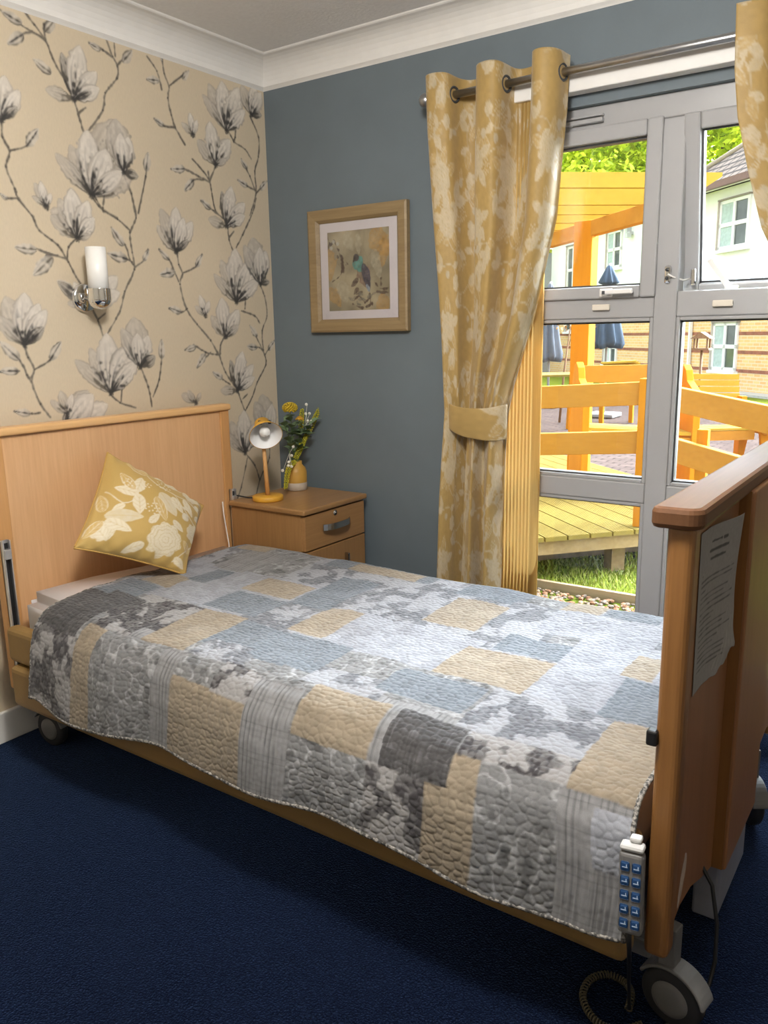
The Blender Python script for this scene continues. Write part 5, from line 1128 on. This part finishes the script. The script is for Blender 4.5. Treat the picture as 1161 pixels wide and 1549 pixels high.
bk.inputs['Color1'].default_value = (.80, .52, .23, 1); bk.inputs['Color2'].default_value = (.70, .40, .17, 1); bk.inputs['Mortar'].default_value = (.70, .56, .38, 1)
bk.inputs['Brick Width'].default_value = .225; bk.inputs['Row Height'].default_value = .075; bk.inputs['Mortar Size'].default_value = .011
t.l(bk.outputs[0], t.b.inputs['Base Color']); t.b.inputs['Roughness'].default_value = .95; t.b.inputs['Specular IOR Level'].default_value = .05; M['brick'] = t.m
M['redbrick'] = mat('red_brick_band', (.30, .105, .06), .9, var=.25, scale=9)
M['render'] = mat('white_render', (.86, .85, .82), .9, var=.03)
M['wing'] = mat('shaded_render', (.30, .31, .31), .9, var=.05)  # render darkened, the shade on the wing is put into its colour
fbox(MB(), -3.2, 10.4, -6, 0, G, 1.72).build('brick_wall', M['brick'], bd)
fbox(MB(), -3.2, 10.4, -6, .02, 1.72, 4.45).build('rendered_wall', M['render'], bd)
for z in (.34, .76, 1.18, 1.60): fbox(MB(), -3.2, 10.4, -.01, .006, z-.035, z+.04).build('brick_band', M['redbrick'], bd)
fbox(MB(), 10.4, 13.2, -6, 3.2, G, 4.0).build('side_wing', M['wing'], bd)
# roof: hipped at the left end
M['roof'] = None
t = NT('brown_roof_tiles'); tc = t.n('ShaderNodeTexCoord'); sx = t.n('ShaderNodeSeparateXYZ'); t.l(tc.outputs['Object'], sx.inputs[0])
dt = t.n('ShaderNodeVectorMath', operation='DOT_PRODUCT'); t.l(tc.outputs['Object'], dt.inputs[0]); dt.inputs[1].default_value = tuple(bs)
cx_ = t.n('ShaderNodeCombineXYZ'); t.l(dt.outputs['Value'], cx_.inputs[0]); t.l(sx.outputs[2], cx_.inputs[1])
bk = t.n('ShaderNodeTexBrick', Scale=1.0); t.l(cx_.outputs[0], bk.inputs['Vector'])
bk.inputs['Color1'].default_value = (.20, .155, .13, 1); bk.inputs['Color2'].default_value = (.15, .115, .095, 1); bk.inputs['Mortar'].default_value = (.055, .045, .04, 1)
bk.inputs['Brick Width'].default_value = .30; bk.inputs['Row Height'].default_value = .17; bk.inputs['Mortar Size'].default_value = .03
t.l(bk.outputs[0], t.b.inputs['Base Color']); t.b.inputs['Roughness'].default_value = 1; t.b.inputs['Specular IOR Level'].default_value = .02
def fp(s, o_, z): return tuple(BO+bs*s+bn*o_+Vector((0, 0, z)))
rz0, rz1 = 4.56, 7.1
e0, e1, ef, eb = -3.7, 2.3, .45, -6.5; rm = (ef+eb)/2
mb = MB(); mb.add([fp(e0, ef, rz0), fp(e1, ef, rz0), fp(e1, eb, rz0), fp(e0, eb, rz0), fp(e0, rm, rz1), fp(e1-3.4, rm, rz1), fp(e0, ef, rz0-.05), fp(e1, ef, rz0-.05), fp(e1, eb, rz0-.05), fp(e0, eb, rz0-.05)],
                  [(0, 1, 5, 4), (1, 2, 5), (2, 3, 4, 5), (0, 4, 3), (6, 9, 8, 7), (0, 6, 7, 1), (1, 7, 8, 2)])
mb.build('roof', t.m, bd)
mb = MB(); mb.add([fp(2.3, ef, 4.45), fp(10.8, ef, 4.45), fp(10.8, -6.4, 4.45), fp(2.3, -6.4, 4.45), fp(2.3, rm, 5.2), fp(10.8, rm, 5.2)], [(0, 1, 5, 4), (2, 3, 4, 5), (0, 4, 3), (1, 2, 5), (0, 3, 2, 1)]); mb.build('low_roof', t.m, bd)
MB().tube([fp(e1+.02, ef, rz0+.02), fp(e1-3.4, rm, rz1+.03)], .07, 8).build('hip_ridge', mat('ridge_tile', (.34, .27, .20), .8), bd)
fbox(MB(), e0, e1, ef-.02, ef+.10, rz0-.17, rz0-.03).build('gutter', mat('brown_gutter', (.16, .075, .06), .5), bd)
fbox(MB(), e0, e1, ef-.30, ef-.02, rz0-.12, rz0-.06).build('soffit', M['render'], bd)
fbox(MB(), 1.19, 1.26, .02, .09, G, 1.75).build('downpipe', M['white'], bd)
gw = mat('far_window_glass', (.075, .09, .085), .08, var=.5, scale=2); cu = mat('far_window_curtain', (.42, .50, .48), .8, var=.15, scale=12)
def bwin(s0, s1, z0, z1, rows=2, cols=2, curt=True, o_=0.0):
    fr = .075; fm = MB(); pn = []
    fbox(fm, s0, s1, o_+.0, o_+.05, z0, z0+fr); fbox(fm, s0, s1, o_, o_+.05, z1-fr, z1)
    fbox(fm, s0, s0+fr, o_, o_+.05, z0, z1); fbox(fm, s1-fr, s1, o_, o_+.05, z0, z1)
    for i in range(1, cols): sc_ = s0+(s1-s0)*i/cols; fbox(fm, sc_-fr*.6, sc_+fr*.6, o_, o_+.05, z0, z1)
    for j in range(1, rows): zc = z0+(z1-z0)*j/rows; fbox(fm, s0, s1, o_, o_+.05, zc-fr*.6, zc+fr*.6)
    w_ = fm.build('window', M['white'], bd)
    fbox(MB(), s0+.02, s1-.02, o_+.002, o_+.02, z0+.02, z1-.02).build('pane', gw, w_)
    if curt: fbox(MB(), s0+(s1-s0)*.52, s1-fr, o_+.020, o_+.028, z0+fr, z1-fr).build('window_curtain', cu, w_)
    fbox(MB(), s0-.06, s1+.06, o_, o_+.12, z0-.07, z0).build('sill', M['white'], w_)
    fbox(MB(), s0-.03, s1+.03, o_, o_+.10, z1, z1+.035).build('lintel_shade', mat('lintel_shadow_board', (.26, .22, .19), .8), w_)  # dark strip painted in for the shadow at the window head
    fbox(MB(), s1, s1+.03, o_, o_+.09, z0, z1).build('reveal', mat('reveal_render', (.50, .42, .36), .8), w_)
bwin(-.84, .28, 3.08, 4.17, o_=.02); bwin(-.70, .26, .33, 1.44); bwin(5.12, 6.02, 3.10, 4.17, o_=.02); bwin(5.2, 6.0, .30, 1.30)
bwin(8.0, 8.95, 1.75, 4.05, 3, 2, False, .02); bwin(8.0, 9.0, 1.28, 1.70, 1, 2, False)
mb = MB(); fbox(mb, 4.50, 4.78, .02, .14, 3.94, 4.02); fbox(mb, 4.62, 4.72, .02, .16, 4.02, 4.25); fbox(mb, 4.45, 4.60, .10, .24, 3.86, 3.98); mb.build('floodlight', M['lgrey'], bd)
struct2('brick_plinth', fbox(MB(), -3.2, 3, .0, .5, G-.1, G+.04), mat('pale_slabs', (.45, .42, .38), .9), 'pale slab edge below the brick wall')

# ------------------------------------------------------------------ trees behind the building
def leafmat(name, c):
    t = NT(name); v = t.coord(); nz = t.n('ShaderNodeTexNoise', Scale=1.2, Detail=3.0); t.l(v, nz.inputs['Vector'])
    cc = t.ramp(nz.outputs[0], [(.3, tuple(q*.6 for q in c)), (.7, tuple(q*1.35 for q in c))]); t.l(cc, t.b.inputs['Base Color']); t.b.inputs['Roughness'].default_value = .9; t.b.inputs['Specular IOR Level'].default_value = .1
    tr = t.n('ShaderNodeBsdfTranslucent'); t.l(cc, tr.inputs[0]); mx = t.n('ShaderNodeMixShader'); mx.inputs[0].default_value = .5
    t.l(t.b.outputs[0], mx.inputs[1]); t.l(tr.outputs[0], mx.inputs[2]); t.l(mx.outputs[0], t.out.inputs['Surface']); return t.m
lmats = [leafmat('tree_leaf_a', (.62, .70, .06)), leafmat('tree_leaf_b', (.74, .78, .10)), leafmat('tree_leaf_c', (.36, .48, .06))]
def tree(x, y, h, r, label, seed, n=9000):
    rg = random.Random(seed); root = thing('tree', (x, y, G), label, 'tree', 'trees behind the building')
    MB().tube([(x, y, G), (x+.1, y, h*.35), (x, y, h*.8)], [.35, .25, .08], 8).build('trunk', mat('bark', (.10, .075, .05), .9), root)
    blobs = [(x+rg.gauss(0, r*.42), y+rg.gauss(0, r*.42), h*rg.uniform(.22, .95), r*rg.uniform(.22, .42)) for k in range(34)]
    vs = np.empty((n*4, 3)); mi = []
    for k in range(n):
        bx, by, bz, br = blobs[rg.randrange(34)]; d = Vector((rg.gauss(0, 1), rg.gauss(0, 1), rg.gauss(0, 1))).normalized(); c = Vector((bx, by, bz))+d*br*rg.uniform(.55, 1.05)
        a = Vector((rg.gauss(0, 1), rg.gauss(0, 1), rg.gauss(0, .6))).normalized(); b_ = a.cross(d+Vector((.01, .02, 0))).normalized(); s_ = rg.uniform(.06, .13)
        a *= s_*1.5; b_ *= s_*.7
        vs[k*4:k*4+4] = (c-a, c-b_, c+a, c+b_); mi.append(rg.choices((0, 1, 2), (5, 4, 2))[0])
    link_mesh('foliage', vs, [(k*4, k*4+1, k*4+2, k*4+3) for k in range(n)], lmats, root, mi=mi, sm=[False]*n, recalc=False)
tree(-16, 28, 13.5, 5.5, 'bushy green tree behind the pergola, leftmost of the tree line', 1, 22000)
tree(-10.5, 30, 14.5, 5.5, 'bright green tree rising above the pergola roof, middle of the tree line', 2, 26000)
tree(-5.5, 31, 14, 5.0, 'yellow green tree seen over the left end of the tiled roof', 3, 24000)
tree(-1.5, 33, 15, 5.0, 'yellow green tree rising over the ridge of the tiled roof', 5, 22000)
tree(-13, 35, 17, 6.5, 'tall dark tree standing at the back of the tree line', 6, 20000)
tree(-6, 38, 18, 7, 'tall tree filling the gap behind the tiled roof', 9, 18000)

# ------------------------------------------------------------------ light, sky, camera
wd = bpy.data.worlds.new('World'); SC.world = wd; wd.use_nodes = True; T = wd.node_tree; bg = T.nodes['Background']
tc = T.nodes.new('ShaderNodeTexCoord'); sx = T.nodes.new('ShaderNodeSeparateXYZ'); T.links.new(tc.outputs['Generated'], sx.inputs[0])
r = T.nodes.new('ShaderNodeValToRGB'); e = r.color_ramp.elements; e[0].position = .0; e[0].color = (.60, .62, .62, 1); e[1].position = .6; e[1].color = (.76, .87, 1.0, 1)
T.links.new(sx.outputs[2], r.inputs[0])
# thin bright cloud around the hidden sun
dt = T.nodes.new('ShaderNodeVectorMath'); dt.operation = 'DOT_PRODUCT'; T.links.new(tc.outputs['Generated'], dt.inputs[0]); dt.inputs[1].default_value = Vector(GLOWDIR).normalized()
mr = T.nodes.new('ShaderNodeMapRange'); mr.interpolation_type = 'SMOOTHSTEP'; mr.inputs[1].default_value = GLOWCOS; mr.inputs[2].default_value = 1; mr.inputs[3].default_value = SKY; mr.inputs[4].default_value = GLOW; T.links.new(dt.outputs['Value'], mr.inputs[0])
T.links.new(r.outputs[0], bg.inputs[0]); T.links.new(mr.outputs[0], bg.inputs[1])
s_ = bpy.data.lights.new('sun', 'SUN'); s_.energy = SUN; s_.angle = math.radians(SUNANG); s_.color = (1.0, .95, .87)
so = bpy.data.objects.new('sun', s_); COL.objects.link(so); so.location = (2, 8, 9)
so.rotation_euler = Vector(SUNDIR).to_track_quat('-Z', 'Y').to_euler()
po = bpy.data.lights.new('window_portal', 'AREA'); po.shape = 'RECTANGLE'; po.size = WX1-WX0; po.size_y = WZ1-WZ0; po.cycles.is_portal = True
pob = bpy.data.objects.new('window_portal', po); COL.objects.link(pob); pob.location = (1.69, .20, (WZ0+WZ1)/2); pob.rotation_euler = (-PI/2, 0, 0)
la = bpy.data.lights.new('fill_light', 'POINT'); la.shadow_soft_size = .14; la.energy = FILL; la.color = (1.0, .965, .915)  # unseen fill light without a fixture, added to brighten the room
lo = bpy.data.objects.new('fill_light', la); COL.objects.link(lo); lo.location = FILLPOS
cam = bpy.data.cameras.new('camera'); co = bpy.data.objects.new('camera', cam); COL.objects.link(co); SC.camera = co
cam.sensor_fit = 'VERTICAL'; cam.sensor_height = 24; cam.lens = 24*1225.5/1549; cam.clip_start = .05; cam.clip_end = 300
yaw, pit, rol = 2.18300674, .215957789, -.0178923779
fw = Vector((math.cos(yaw)*math.cos(pit), math.sin(yaw)*math.cos(pit), -math.sin(pit))); rt = Vector((math.sin(yaw), -math.cos(yaw), 0)); up = rt.cross(fw)
r2 = rt*math.cos(rol)+up*math.sin(rol); u2 = -rt*math.sin(rol)+up*math.cos(rol)
Mc = Matrix((r2, u2, -fw)).transposed().to_4x4(); Mc.translation = (2.48168783, -2.72028469, 1.30614966); co.matrix_world = Mc
vs = SC.view_settings; vs.view_transform = 'Standard'; vs.look = 'None'; vs.gamma = 1; vs.use_curve_mapping = False; vs.exposure = EXPO
SC.cycles.use_denoising = True; SC.cycles.max_bounces = 10; SC.cycles.diffuse_bounces = 6; SC.cycles.transparent_max_bounces = 16; SC.cycles.sample_clamp_indirect = 6; SC.cycles.caustics_reflective = False; SC.cycles.caustics_refractive = False
